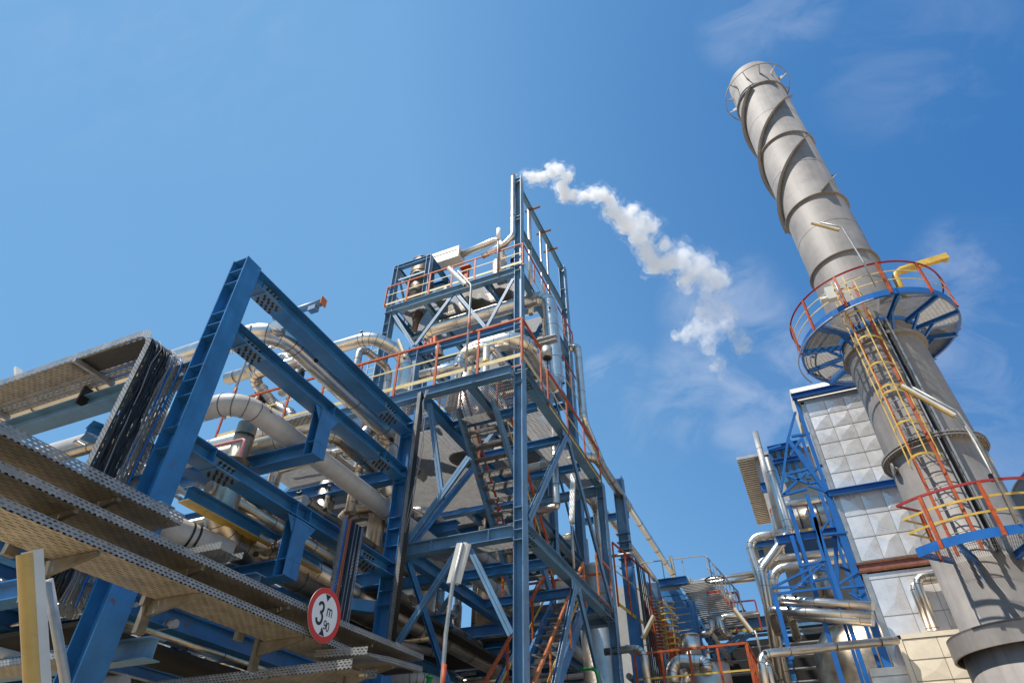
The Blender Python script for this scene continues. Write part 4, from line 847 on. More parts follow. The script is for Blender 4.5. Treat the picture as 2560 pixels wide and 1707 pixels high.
# caged ladder between the platforms
def ladder(name, al, rl, z0, z1, cz0, cz1, par, step=.9, rail='red', cage='yel'):
    e = bpy.data.objects.new(name,None); COL.objects.link(e); e.location = pol(rl,al,z0); e.parent = par; e.matrix_parent_inverse = Matrix.Translation(par.location).inverted(); bpy.context.view_layer.update()
    d = (pol(1,al,0)-SC); n = V((-d.y,d.x,0)); base = SC+d*rl; W = .25
    m = MB()
    for s_ in (-1,1): m.bar(base+n*W*s_+Z1*z0, base+n*W*s_+Z1*z1, .05, .065, n)
    bl(m,'stringer',rail,e)
    z = z0+.2
    while z < z1-1.0: m = MB(); m.tube(base-n*W+Z1*z, base+n*W+Z1*z, .011, 6); z += .28; bl(m,'rung','steel',e)
    m = MB(); z = z0+.5
    while z < z1:
        for s_ in (-1,1): m.bar(base+n*W*s_+Z1*z, base+n*W*s_*1.0-d*(rl-1.05)+Z1*z, .04, .03)
        z += 2.2
    bl(m,'standoff','stack',e)
    m = MB(); z = cz0; first = True
    def hp(a): return base+n*(.36*math.cos(a))+d*(.02+.68*math.sin(a) if 0 < a < math.pi else .02)
    zs = []
    while z < cz1: zs.append(z); z += step
    if len(zs) > 5: zs.append(zs[2]+.18)
    for z in zs:
        P = [hp(math.pi*k/16)+Z1*z for k in range(17)]
        for a, b in zip(P[:-1],P[1:]): m.obox((a+b)/2,(b-a)/2*1.06,Z1*.030,(b-a).normalized().cross(Z1)*.004)
        bl(m,'cage_hoop',cage,e); m = MB()
    m = MB()
    for k in (1.5,5.5,10.5,14.5): a = math.pi*k/16; m.bar(hp(a)+Z1*cz0, hp(a)+Z1*cz1, .03, .008, d)
    bl(m,'cage_bar',cage,e)
    return e
ladder('caged_ladder',-111.5,1.42,7.0,15.2,9.2,15.2,ch,.92)
ladder('caged_ladder',-43,2.45,.3,8.1,2.5,8.3,ch,.6)
# cable run on the chimney right of the ladder
t = thing('cable_ladder','perforated cable channel with black cables running up the chimney beside its ladder','cable tray',pol(1.2,-95,7))
for aa,nm,m_,w in ((-92,'side_rail','steel',.03),(-83,'side_rail','steel',.05)):
    MB().bar(pol(1.22,aa,7.0),pol(1.20,aa,13.9),w,.06,(pol(1,aa,0)-SC)).build(nm,m_,t)
c = MB()
for k in range(5): c.tube(pol(1.15,-91+1.1*k,7.0),pol(1.12,-91+1.1*k,13.9),.011,6)
tag(c.build('cable_bundle','black'),'black cables in the channel running up the chimney','cables')
t = thing('conduit_pole','straight grey conduit pole at the right edge of the chimney above the lower platform','pole',(6,16.5,7)); MB().sweep([gy(kp(940,20),15.9),gy(kp(1240,560),15.7),gy(kp(1490,1060),15.6)],.04,10).build('tube','steel',t); MB().box(gy(kp(1230,580),15.65)-V((.06,.05,.08)),gy(kp(1230,580),15.65)+V((.06,.05,.08))).build('clamp','dark',t)
t = thing('blind_nozzle','round blanked nozzle sticking out from the right of the chimney below the bolted flange','nozzle',pol(1.1,-5,9)); q = gy(kp(1205,370),17.6)
d_ = V((math.cos(math.radians(-8)),math.sin(math.radians(-8)),0)); c0 = V((SX,SY,q.z)); rr_ = q.x-SX
MB().tube(c0+d_*.95,c0+d_*(rr_-.05),.16,20).build('neck','stack',t); MB().tube(c0+d_*(rr_-.05),c0+d_*rr_,.34,28).build('blind_flange','alu2',t)
t = thing('gauge_nozzle','small round flange and stub on the left edge of the chimney','nozzle',pol(1.1,195,9)); q = gy(kp(150,520),17.6)
MB().tube((q.x+.35,17.5,q.z),(q.x-.02,17.45,q.z),.07,12).tube((q.x-.04,17.45,q.z),(q.x,17.45,q.z),.17,20).build('nozzle_body','stack',t)
m = MB()
for (x,y) in ((640,640),(1000,680)): q = gy(kd(x,y),15.8); 
t = thing('davit_arm','yellow davit crane arm on the round chimney platform','davit',pol(1.9,-72,14))
A = gz(kd(1335,420),14.0); A = V((SX+1.05,SY-.35,13.7)); 
A = gy(kd(1330,425),17.6); B = gy(kd(1262,285),17.6); C_ = gy(kd(1885,95),17.6)
MB().sweep(fin([A-Z1*.6,A,B,B+(C_-B)*.4],.3,6),.105,16).build('davit_post','yel',t)
MB().bar(B+(C_-B)*.12,C_,.14,.22).build('davit_beam','yel',t); MB().ring(C_+V((-.12,0,-.16)),Y1,.04,.03,.03,12).build('hook_eye','yel',t)
t = thing('gas_sampler','small grey sampling box with fittings on the round chimney platform','instrument',(3.5,16.2,14)); q = gz(kd(560,600),14.2)
MB().box(q+V((-.1,-.1,0)),q+V((.12,.1,.45))).tube(q+V((-.3,0,.1)),q+V((.1,0,.1)),.08,12).build('instrument_body','lamp',t); MB().tube(q+V((.25,0,.0)),q+V((.25,0,.6)),.025,8).build('stand','steel',t)

# ================================================================== flue duct and its bright blue frame
DY = 21.0
du = thing('flue_duct','tall silver panelled flue duct rising behind the chimney between bright blue columns','duct',(3,22,6))
x0, x1 = 2.04, 4.6
def panels(mb, sm, x0, x1, z0, z1, y, nx, nz, dep=.034):
    for i in range(nx):
        for j in range(nz):
            a, b = x0+(x1-x0)*i/nx, x0+(x1-x0)*(i+1)/nx; c, d = z0+(z1-z0)*j/nz, z0+(z1-z0)*(j+1)/nz
            dp = dep*random.uniform(.25,1.3); m_ = V(((a+b)/2+(b-a)*random.uniform(-.2,.2), y-dp, (c+d)/2+(d-c)*random.uniform(-.2,.2)))
            P = [V((a,y,c)),V((b,y,c)),V((b,y,d)),V((a,y,d))]
            for q in range(4): mb.face([P[q],P[(q+1)%4],m_])
    for i in range(nx+1): a = x0+(x1-x0)*i/nx; sm.box((a-.004,y-.008,z0),(a+.004,y+.002,z1))
    for j in range(nz+1): c = z0+(z1-z0)*j/nz; sm.box((x0,y-.010,c-.004),(x1,y+.002,c+.004))
m = MB(); sm = MB(); random.seed(3)
panels(m,sm,x0+.12,x1,10.95,14.25,DY,4,6); panels(m,sm,x0+.12,x1,8.62,10.70,DY,4,3)
m.build('front_panels','panel',du); sm.build('panel_seams','arm',du)
m = MB(); m.box((x0,DY+.003,8.55),(x1,DY+2.6,14.32)); m.build('duct_body','panel',du)
m = MB(); m.box((x0-.02,DY-.02,8.56),(x0+.10,DY+.0,14.34)).box((x0-.03,DY-.02,14.25),(x1,DY+.04,14.42)); m.build('corner_trim','alu2',du)
# sloping hood on top
zt_ = 14.7; m = MB(); P = [(x0-.12,DY+.0,14.45),(x1,DY+.0,14.45),(x1,DY+1.6,17.0),(x0-.12,DY+1.6,17.0)]
rr = []
for k in range(7):
    a = k/6; rr.append([V((x0-.12,DY+.02+1.5*a,14.45+1.35*math.sin(a*math.pi/2))),V((x1,DY+.02+1.5*a,14.45+1.35*math.sin(a*math.pi/2)))])
m.grid(rr,close=False,smooth=True); m.face([q[0] for q in rr]+[V((x0-.12,DY+1.5,14.45))]); m.box((x0-.11,DY+1.5,14.4),(x1,DY+2.6,15.8)); m.build('hood','cream',du)
m = MB(); m.box((x0-.02,DY-.06,8.32),(x1,DY+2.6,8.50)); m.build('expansion_joint','rubber',du); m = MB(); m.box((x0-.06,DY-.1,8.50),(x1,DY+2.6,8.56)).box((x0-.06,DY-.1,8.26),(x1,DY+2.6,8.32)); m.build('joint_flange','rust',du)
m = MB(); sm = MB(); panels(m,sm,x0+.16,x1+.6,4.0,8.05,DY-.05,4,4,.03); m.build('front_panels','panel',du); sm.build('panel_seams','arm',du)
m = MB(); m.box((x0+.02,DY-.047,0),(x1+.6,DY+2.6,8.22)); m.build('duct_body','panel',du); m = MB(); m.box((x0,DY-.07,3.9),(x0+.14,DY-.05,8.24)); m.bar((x0+1.0,DY-.10,3.9),(x0+2.2,DY-.10,8.2),.14,.05,Y1); m.build('corner_trim','alu2',du)
# bright blue frame round the duct
fr2 = thing('steel_frame','bright blue steel frame of columns and braces left of the silver flue duct','frame',(1.3,21.5,0))
cfr = lambda a,b,w=.11,h=.11: MB().ib(a,b,w,h,Y1,.013,.01).build('column' if abs(V(a).z-V(b).z) > 1.5 else 'beam','blue3',fr2)
xc = x0-.14
cfr((xc,DY-.05,10.9),(xc,DY-.05,14.5)); MB().ib((xc-.1,DY-.15,14.55),(x1,DY-.15,14.55),.2,.2,Z1).build('beam','blue3',fr2); MB().ib((xc,DY-.15,10.78),(x1,DY-.15,10.78),.16,.2,Z1).build('beam','blue3',fr2)
cfr((xc,DY+.1,0),(xc,DY+.1,10.9),.2,.2); cfr((xc,DY+2.6,0),(xc,DY+2.6,14.5)); cfr((4.3,DY-.1,8.3),(4.3,DY-.1,14.6),.16,.16)
q1 = lambda p,y=DY: gy(p,y)
def br(a,b,w=.075,h=.07): return MB().ib(a,b,w,h,Y1,.012,.01).build('brace','blue3',fr2)
n0 = q1(kl(665,700)); br(q1(kl(740,430)),n0); br(n0,q1(kl(600,1210))); br(n0,V((xc-.02,DY,10.9)),.13,.13)
xl = n0.x-.02; cfr((xl-.55,DY+.3,0),(xl-.55,DY+.3,10.8),.13,.13); br(q1(kl(850,1240)),q1(kr(600,1568)),.12,.11); br(q1(kl(850,1240))+Y1*1.5,q1(kr(560,1500))+Y1*1.5,.09,.09)
for (a,b) in (((600,1250),(850,1180)),((620,1240),(840,1020)),((650,1050),(870,1130)),((650,1040),(890,980)),((700,670),(880,640)),((690,850),(790,700)),((860,1050),(1000,950)),((870,1150),(1060,1215)),((860,1130),(1040,1100)),((760,800),(900,980)),((600,760),(470,800))):
    br(q1(kl(*a)),q1(kl(*b)),.08,.07)
kq = crop(1880,1300,6.03)
for (a,b,y) in (((290,1020),(1080,630),21),((590,1060),(1060,670),21),((340,1110),(1200,1010),21),((320,1020),(800,990),22),((740,690),(1080,620),21),((800,930),(1180,870),22.5),((1020,200),(1160,0),21),((1010,220),(1440,180),21),((1310,960),(1600,770),21),((1340,1020),(1690,980),21),((1460,1090),(1750,1250),21),((1600,1160),(1690,1070),21),((1320,700),(1620,820),22),((730,700),(1200,760),22.5),((400,1300),(900,1260),22),((480,1500),(1100,1470),23)):
    br(q1(kq(*a),y),q1(kq(*b),y),.065,.06)
cfr(q1(kq(600,240),21.2),q1(kq(740,700),21.2),.12,.16); cfr(q1(kq(740,700),21.2),q1(kq(800,980),21.2),.12,.12); cfr(q1(kq(330,1100),20.8),q1(kq(600,2100),20.8),.13,.13)
MB().ib((.0,DY+.4,9.75),(1.95,DY+.4,9.75),.2,.26,Z1).build('beam','blue3',fr2); cfr(q1(kq(950,-40),DY),q1(kq(1090,620),DY),.11,.11); cfr(q1(kq(1240,0),DY+.5),q1(kq(1290,1000),DY+.5),.12,.11)
# lower cream clad box
cb = thing('cream_duct_box','cream panelled duct box with mirror side, low in front of the chimney foot','duct',(3,19.5,3))
cy = 19.4; a = gy(kr(835,1155),cy); m = MB(); sm = MB(); panels(m,sm,a.x+.12,a.x+2.4,a.z-3.4,a.z-.10,cy,3,7,.02); m.build('front_panels','cream',cb); sm.build('panel_seams','arm',cb)
MB().box((a.x+.02,cy+.003,0),(a.x+3,cy+1.6,a.z)).build('box_body','alu2',cb); MB().box((a.x,cy-.02,0),(a.x+.11,cy,a.z+.01)).box((a.x,cy-.02,a.z-.09),(a.x+2.6,cy-.001,a.z+.02)).build('corner_trim','cream',cb)
a2 = gy(kr(600,1440),20.0); bx = thing('duct_box','low dull panelled box left of the cream duct box','duct',(a2.x,20,0)); MB().box((a2.x,20,0),(a2.x+.85,21,a2.z)).build('box_body','alu2',bx); MB().box((a2.x,19.99,a2.z-.2),(a2.x+.85,20,a2.z-.19)).build('panel_seams','seam',bx)
# pipes right
for i,(u,v,lab) in enumerate(((20,845,'uppermost of the three parallel silver pipes running into the duct side'),(-60,935,'middle of the three parallel silver pipes running into the duct side'),(30,985,'lowest of the three parallel silver pipes running into the duct side'))):
    a = gy(kr(u-200 if i<2 else u-110,v-10),21.6); b = gy(kr(640,v+45),20.6); d = (b-a)
    pipe('insulated_pipe',lab,'pipe',[a+V((0,1.6,-.25)),a+V((0,0,0)),b],.125,'alu',.3,1.0,spots=[(a+d*.08+V((0,-.19,.05)),(0,-1,.2)),(a+d*.2+V((0,-.19,.05)),(0,-1,.2))])
pipe('insulated_pipe','level silver pipe ending at the cream duct box with a downturned left end','pipe',[gy(ka(1560,1568),17)+V((0,0,-.8)),gy(ka(1540,1290),17),gy(kr(850,1190),19.2)],.10,'alu',.3,1.3,spots=[(gy(ka(1590,1275),16.8),(0,-1,0))])
pipe('insulated_pipe','thinner silver downpipe just right of the downturned pipe end','pipe',[gy(ka(1650,1568),17.3)+V((0,0,-.8)),gy(ka(1600,1340),17.3),gy(ka(1600,1340),17.3)+Y1*2],.08,'alu',.2,1.3)
pipe('insulated_pipe','twin of two slim silver pipes bending down on the duct front, right one','pipe',[(5.2,20.6,gy(kr(1100,630),20.6).z),(gy(kr(1010,640),20.6)),gy(kr(1190,1110),20.6)],.11,'alu',.25,1.2)
pipe('insulated_pipe','twin of two slim silver pipes bending down on the duct front, left one','pipe',[(5.2,20.75,gy(kr(1100,650),20.75).z-.05),(gy(kr(975,690),20.75)),gy(kr(1140,1110),20.75)],.09,'alu',.25,1.2)
# tall silver pipe group
YP = 24.0
pipe('insulated_pipe','tall silver pipe with a dogleg left of the blue duct frame','pipe',[gy(kf(580,420),YP),gy(kf(850,1320),YP),gy(kq(150,740),YP),gy(kq(420,2400),YP)],.155,'alu',.45,2.0)
pipe('vent_stack','slim pale vent pipe reaching highest above the distant grey building','pipe',[gy(kf(433,100),YP+.6),gy(kf(740,1290),YP+.6)],.115,'white_pipe',None,2.6)
pipe('insulated_pipe','silver pipe hooking out left then straight down beside the dogleg pipe','pipe',[gy(kf(850,1310),YP+.5),gy(kf(330,1395),YP+.5),gy(ka(1640,900),YP+.5),gy(ka(1800,1568),YP+.5)-Z1*1],.15,'alu',.5,2.2)
pipe('insulated_pipe','thin silver pipe squeezed between the two tall silver pipes','pipe',[gy(ka(1560,560),YP+.2),gy(ka(1740,1568),YP+.2)-Z1],.075,'alu2',.5,2.2)
pipe('insulated_pipe','silver cross pipe with a collar passing behind the blue frame','pipe',[gy(kf(760,1700),25.5),gy(kf(660,1010),25.5),gy(kf(1400,900),25.5)],.16,'alu',.4,1.4)
pipe('insulated_pipe','upper of two pale pipes curving left below the dark canopy','pipe',[gy(kq(90,800),25)-Z1*.3,gy(kq(80,620),25),gy(kq(1500,440),25)],.14,'alu',.4,1.8)
pipe('insulated_pipe','lower of two pale pipes curving left below the dark canopy','pipe',[gy(kq(330,1000),24.5)-Z1*.5,gy(kq(290,740),24.5),gy(kq(1500,560),24.5)],.15,'alu',.5,1.8)
pipe('insulated_pipe','upper of two long thin level pipes crossing the sky gap','pipe',[gy(ka(820,605),30),gy(ka(1500,510),30)],.11,'alu',None,3.)
pipe('insulated_pipe','lower of two long thin level pipes crossing the sky gap','pipe',[gy(ka(830,640),29),gy(ka(1560,545),29)],.14,'alu',None,3.)
for i,(x,r) in enumerate(((940,.16),(1090,.22))):
    pipe('insulated_pipe',('narrower','wider')[i]+' of two slanted upright silver pipes behind the blue lattice','pipe',[gy(kq(x,800),25),gy(kq(x+90,1170),25)],r,'alu2',None,.8)
# building far behind
bd = thing('plant_building','grey clad plant building with an overhanging corrugated roof and louvre window','building',(1,29,0))
BY = 28.5; q = gy(kl(300,935),BY); qb = gy(kl(445,1500),BY)
zr = q.z+.05; bx0 = q.x+.2; MB().box((bx0,BY,0),(4.2,BY+7,zr)).build('wall','wallg',bd)
rf = MB(); rf.box((bx0-.75,BY-.5,zr),(4.3,BY+7.4,zr+.14)); 
for k in range(34): rf.box((bx0-.74,BY-.45+.23*k,zr-.05),(bx0-.0,BY-.33+.23*k,zr))
rf.build('roof','alu2',bd)
wq = gy(kl(400,950),BY); wb = gy(kl(470,1120),BY)
w_ = MB(); w_.box((wq.x-.05,BY-.06,wb.z),(wq.x+.75,BY,wq.z)); w_o = w_.build('louvre_window','white',bd)
lv = MB(); 
for k in range(6): z = wb.z+(wq.z-wb.z)*(k+.18)/6; lv.box((wq.x+.03,BY-.075,z),(wq.x+.33,BY-.062,z+(wq.z-wb.z)/10)); lv.box((wq.x+.38,BY-.075,z),(wq.x+.68,BY-.062,z+(wq.z-wb.z)/10))
lv.build('pane','dark',w_o)
for k,(a,b,h_) in enumerate((((470,805),(770,740),.25),((520,930),(800,880),.2),((400,1175),(500,1160),.4))):
    A, B = gy(kl(*a),BY-.6), gy(kl(*b),BY-.6); MB().ib(A,B,.3,h_,Z1).build('beam','blue3',bd)
for k in range(5): A = gy(kl(490+70*k,830-14*k),BY-.5); MB().bar(A,A-Z1*1.6,.18,.18).build('post','blue',bd)
ca = thing('canopy','dark corrugated canopy roof under the bend of the silver pipes','canopy',(-1,27,10)); A = gz(kq(0,400),gy(kq(0,400),27).z)
z = gy(kq(10,400),27).z; m = MB(); m.box((A.x-.1,26.5,z),(A.x+3.6,30,z+.06)); 
for k in range(16): m.box((A.x-.1+.23*k,26.45,z+.06),(A.x+.02+.23*k,30,z+.12))
m.build('roof_sheet','wallg',ca); MB().ib((A.x,26.6,z-.12),(A.x+3.6,26.6,z-.12),.15,.2,Z1).build('beam','blue',ca); MB().bar((A.x+.3,27,0),(A.x+.3,27,z-.2),.2,.2).build('post','blue',ca)
# storage/reactor mass behind the lattice
t = thing('reactor_vessel','huge rounded brownish clad vessel behind the blue lattice and silver pipes','vessel',(2,29,0))
rings = [[V((2.1+r*math.cos(s_),25.8+r*.8*math.sin(s_),z)) for s_ in [2*math.pi*k/40 for k in range(40)]] for z, r in ((0,2.0),(6.6,2.0),(7.4,1.9),(7.9,1.5),(8.2,.9),(8.3,.1))]
MB().grid(rings,capb=True).build('shell','tan_lit',t)
t = thing('process_vessel','grey banded drum on the blue deck behind the frame, below the plant building','vessel',(2,27,11)); A = gy(kf(960,1230),26.5)
MB().tube((A.x-.5,26.5,A.z),(A.x+3.2,26.5,A.z),.62,28).build('shell','alu2',t); m = MB(); [m.ring((A.x+.1+.7*k,26.5,A.z),X1,.615,.03,.04,28) for k in range(5)]; m.build('strap','seam',t)
t = thing('service_deck','blue deck with orange posts behind the duct frame','platform',(2,26,11)); MB().box((A.x-1.,25.6,A.z-1.0),(A.x+3.2,27.4,A.z-.75)).build('deck','blue3',t)
railing(t,[(A.x-.9,25.5,A.z-.72),(A.x+3.2,25.5,A.z-.72)],1.1,m='red',m2='yel',sp=1.3)
# storage hall, dark louvred wall at lower middle right
t = thing('louvred_hall','dim hall with open slatted dark walls behind the small red-railed platform','building',(-1,30,0))
A = gy(ka(1100,1010),27); B = gy(ka(1560,965),27)
m = MB(); zt2 = B.z; n = 18
for k in range(n): z = zt2-.5-.42*k; m.obox((.2,27,z),X1*3.6,Y1*.16,Z1*.02)
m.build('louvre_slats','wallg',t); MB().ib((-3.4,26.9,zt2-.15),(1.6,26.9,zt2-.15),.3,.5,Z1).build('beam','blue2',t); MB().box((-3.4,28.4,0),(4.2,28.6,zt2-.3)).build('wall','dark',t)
brace(gy(ka(1440,1060),26.5),gy(ka(1110,1330),26.5),.35,t,'blue2')
for x in (-3.3,1.4): MB().ib((x,27,0),(x,27,zt2-.4),.3,.3,X1).build('column','blue',t)
# small platform with red rail, equipment
t = thing('service_platform','low service platform with red and yellow railing around silver vessels','platform',(-2.6,16.5,4.4))
P0 = gy(ka(330,1290),16.5); P1 = gy(ka(1400,1172),16.5); zf = P0.z-1.12
MB().ib((P0.x-.1,16.55,zf-.12),(P1.x+.1,16.55,zf-.12),.2,.22,Z1).ib((P1.x,16.6,zf-.12),(P1.x,20.4,zf-.12),.2,.22,Z1).build('beam','blue2',t)
grating(P0.x,P1.x,16.6,20.2,zf-.03,t,'y',.06)
railing(t,[(P0.x,16.5,zf),(P1.x,16.5,zf)],1.12,m='red',m2='yel',mids=(.5,),sp=.62); railing(t,[(P1.x+.02,16.5,zf),(P1.x+.02,20.2,zf)],1.12,m='red',m2='yel',sp=.6)
kz = crop(1560,1440,5.8725)
a = gy(kz(700,1290),17.6); pipe('process_vessel','fat silver bent pipe vessel behind the red railing','vessel',[gy(kz(720,1480),17.6)-Z1*.3,gy(kz(680,1240),17.6),gy(kz(1190,1260),17.6),gy(kz(1210,1400),17.6)],.16,'alu',.3,.5)
b = gy(kz(990,1020),18.5); t = thing('short_stack','short silver upright drum behind the small platform','drum',b); MB().tube(gy(kz(1000,1170),18.5),gy(kz(960,870),18.5)*1,.26,24).build('drum','alu',t); MB().ring(gy(kz(960,872),18.5),Z1,.2,.07,.03,24).build('drum_rim','alu2',t)
b = gy(kz(1200,1430),18.2); t = thing('squat_drum','squat silver drum on the small platform behind the railing','drum',b); MB().tube((b.x,18.2,zf),(b.x,18.2,b.z+.22),.62,32).build('drum','alu2',t); MB().ring((b.x,18.2,b.z+.2),Z1,.6,.03,.03,32).build('drum_rim','seam',t)
pipe('insulated_pipe','silver pipe bent down at the left end of the small platform','pipe',[gy(ka(200,1250),15.9)-X1*.4,gy(ka(410,1225),15.9),gy(ka(470,1568),15.9)-Z1*.5],.085,'alu2',.22,.9)
pipe('insulated_pipe','silver pipe dropping and turning below the grey walkway','pipe',[gy(kz(1400,600),22),gy(kz(1440,810),22),gy(kz(1540,860),22)+Y1*.3],.10,'alu',.2,2)
pipe('insulated_pipe','thin level silver pipe from the walkway to the tall pipes','pipe',[gy(kz(1440,800),22),gy(kz(1400,600),22),gy(kz(1990,540),22)],.085,'alu',.2,2)
pipe('insulated_pipe','silver pipe with upturned right end under the grey walkway','pipe',[gy(kz(1100,860),21),gy(kz(1290,830),21),gy(kz(1280,640),21)],.10,'alu2',.2,2)
pipe('insulated_pipe','thick silver pipe stub ending left of the dim hall','pipe',[gy(kz(1300,840),23),gy(kz(1520,830),23),gy(kz(1540,900),23)],.14,'alu',.2,2)
# distant grey walkway with steel frame
t = thing('grey_walkway','distant grey walkway on a blue ladder-like frame below the two long pipes','walkway',(-5,27,12))
A = gy(kz(830,100),27); B = gy(kz(1230,760),22.5); 
MB().box((A.x-3.6,27,A.z-2.2),(A.x+.4,27.2,A.z+.2)).build('side_sheet','wallg',t)
u_ = (B-A); wv = V((-1.15,0,0))
for s_ in (0,1): MB().ib(A+wv*s_-Z1*.3,B+wv*s_-Z1*.3,.2,.32,Z1).build('beam','blue2',t)
for k in range(7): q = A+u_*(k+.3)/7; MB().bar(q-Z1*.3,q+wv-Z1*.3,.16,.2).build('rung','blue',t)
m = MB(); 
for k in range(26): q = A+u_*k/26-Z1*.1; m.bar(q,q+V((1.2,0,0)),.13,.02)
m.build('deck_planks','wallg',t); hr = [A+V((1.2,0,1.0)),B+V((1.2,0,1.0))]
m = MB(); m.bar(hr[0],hr[1],.04,.04).bar(hr[0]-Z1*.5,hr[1]-Z1*.5,.03,.03)
for k in range(9): q = A+V((1.2,0,0))+u_*k/8; m.bar(q,q+Z1,.035,.035)
m.bar(A+V((-3.2,.1,1.15)),A+V((1.2,0,1.0)),.04,.04); [m.bar(A+V((-3.2+.85*k,.1,.1)),A+V((-3.2+.85*k,.1,1.15)),.035,.035) for k in range(5)]
m.build('handrail','steel',t)
MB().ib((A.x-.9,27-.1,A.z+.05),(A.x+.3,27-.1,A.z+.05),.3,.3,Z1).build('cap_beam','blue',t)
cx = gy(kz(455,300),25.0); MB().ib((cx.x,25,0),(cx.x,25,gy(kz(455,90),25).z),.5,.4,X1,.03,.03).build('column','blue2',t); cx2 = gy(kz(1070,800),21); MB().ib((cx2.x,21,0),(cx2.x,21,cx2.z+.9),.22,.2,X1).build('column','blue',t)
# red ladders cluster
t = thing('red_ladder','red stringered ladder with yellow cage left of the grey walkway','ladder',(-4,19,4))
for (x0_,x1_) in ((380,500),(540,700)):
    A, B = gy(kz(x0_,300),19.5), gy(kz(x1_,1180),19.5); MB().bar(A,B,.09,.05).build('stringer','red',t)
m = MB()
for k in range(18):
    f = k/18; A = gy(kz(380+120*f,300+880*f),19.5); B = gy(kz(540+160*f,300+880*f),19.5); m.bar(A,B,.02,.02); m.build('rung','steel',t); m = MB()
m = MB()
for k in range(8):
    f = .15+.1*k; B = gy(kz(545+158*f,300+880*f),19.5); m.ring(B+V((.1,-.15,0)),Z1,.26,.015,.03,16)
for dx in (.15,.36): m.bar(gy(kz(600,430),19.3)+V((dx-.2,0,0)),gy(kz(690,1170),19.3)+V((dx-.2,0,0)),.02,.02)
m.build('cage_hoop','yel',t)
for i,(a,b) in enumerate((((290,360),(520,1020)),((420,430),(640,700)),((500,560),(800,1050)),((690,800),(900,1090)))):
    t = thing('red_railing','slanting red railing stepping down beside the red ladder, '+('topmost run','second run','third run','lowest run')[i],'railing',gy(kz(*a),20)); A, B = gy(kz(*a),20.5+i*.3), gy(kz(*b),20.5+i*.3)
    MB().bar(A,B,.06,.06).build('handrail','red',t); [MB().bar(A+(B-A)*k/5,A+(B-A)*k/5-Z1*1.1,.05,.05).build('post','red',t) for k in range(6)]
# valve platform against the sky gap
t = thing('valve_platform','small red-railed platform with a pale hand-wheel valve in the sky gap','platform',(-.5,27,9)); VY = 26.
A, B = gy(kz(1220,640),VY), gy(kz(1800,560),VY); MB().ib(A,B,.2,.3,Z1).build('beam','blue2',t)
railing(t,[gy(kz(1230,455),VY)-Z1*.0+V((0,0,-1.0)),gy(kz(1930,390),VY)+V((0,0,-1.0))],1.1,m='dred',m2='yel',sp=.9)
for (a,b) in (((1460,200),(1580,710)),((1650,240),(1810,640)),((1390,220),(1390,440))): MB().bar(gy(kz(*a),VY-.3),gy(kz(*b),VY-.3),.10,.08).build('post','red',t)
for (a,b) in (((1220,240),(1410,215)),((1500,250),(1650,235))): MB().bar(gy(kz(*a),VY-.3),gy(kz(*b),VY-.3),.06,.06).build('handrail','dred',t)
vv = thing('large_valve','big cream valve with black hand wheel lying on the valve platform','valve',(-.5,26.5,9)); MB().tube(gy(kz(1230,390),26.5),gy(kz(1620,370),26.5),.30,20).build('valve_body','cream',vv); q = gy(kz(1390,330),26.5); MB().tube(q-Z1*.1,q+Z1*.45,.42,20,r1=.22).build('bonnet','cream',vv); MB().ring(q+Z1*.75,Z1,.36,.04,.04,24).bar(q+V((-.36,0,.75)),q+V((.36,0,.75)),.03,.03).tube(q+Z1*.4,q+Z1*.8,.03,8).build('hand_wheel','dark',vv)
# steel column with cable trays between stair tower and walkway
t = thing('service_column','dark blue box column with a grey cable riser, right of the stair tower','column',(-4,18,0))
A = gy(k8(2180,700),20); MB().ib((A.x+.25,20,0),(A.x+.25,20,gy(k8(2200,560),20).z+.7),.34,.34,X1,.02,.02).build('column','blue2',t); stf = MB(); stiff(stf,A.x-.0,A.x+.5,19.75,[A.z-.9-.28*k for k in range(5)],d=.2); stf.build('web_stiffener','blue2',t)
A = gy(ka(290,380),19.3); MB().box((A.x-.28,19.2,3.5),(A.x+.06,19.4,A.z-.1)).build('cable_cover','blue',t); c_ = fin([V((A.x-.75,19.1,A.z+.12)),V((A.x+.25,19.1,A.z+.12)),V((A.x+.3,19.1,A.z-6))],.25,6); MB().sweep(c_,.05,8).build('conduit','steel',t)
c = MB(); [c.sweep([V((A.x+.25+.05*k,19.0,A.z-.1-.1*k)),V((A.x+.33+.05*k,18.9,A.z-3)),V((A.x+.3+.05*k,18.8,A.z-7))],.015,6) for k in range(5)]; tag(c.build('cable_bundle','black'),'black cables dropping beside the dark blue box column','cables')
railing(thing('red_railing','red railing rising right behind the stair tower column with a silver wall behind','railing',(-4,18,7)),[gy(ka(180,830),18.3),gy(ka(320,890),18.8)+V((.3,1.5,-.3))],1.9,m='red',m2='yel',sp=.7)
t = thing('green_railing','green tube railing low behind the stair braces','railing',(-3.9,12.5,2)); A = gy(k9(1730,1430),13); B = gy(k9(1900,1420),13); MB().sweep(fin([A,B,B-Z1*1.2],.15,5),.035,8).build('handrail','green',t); MB().sweep([A-Z1*.42,B-Z1*.42],.03,8).build('mid_rail','green',t)
t = thing('green_pipe','thin green pipe rising at the bottom edge left of the lamp pole','pipe',(-5,9,2)); A = gy(k9(285,1490),9.0); MB().tube((A.x,9.0,0),(A.x,9.0,A.z),.04,10).build('pipe_body','green',t); MB().ring((A.x,9.0,A.z-.02),Z1,.03,.03,.03,12).build('end_cap','green',t)
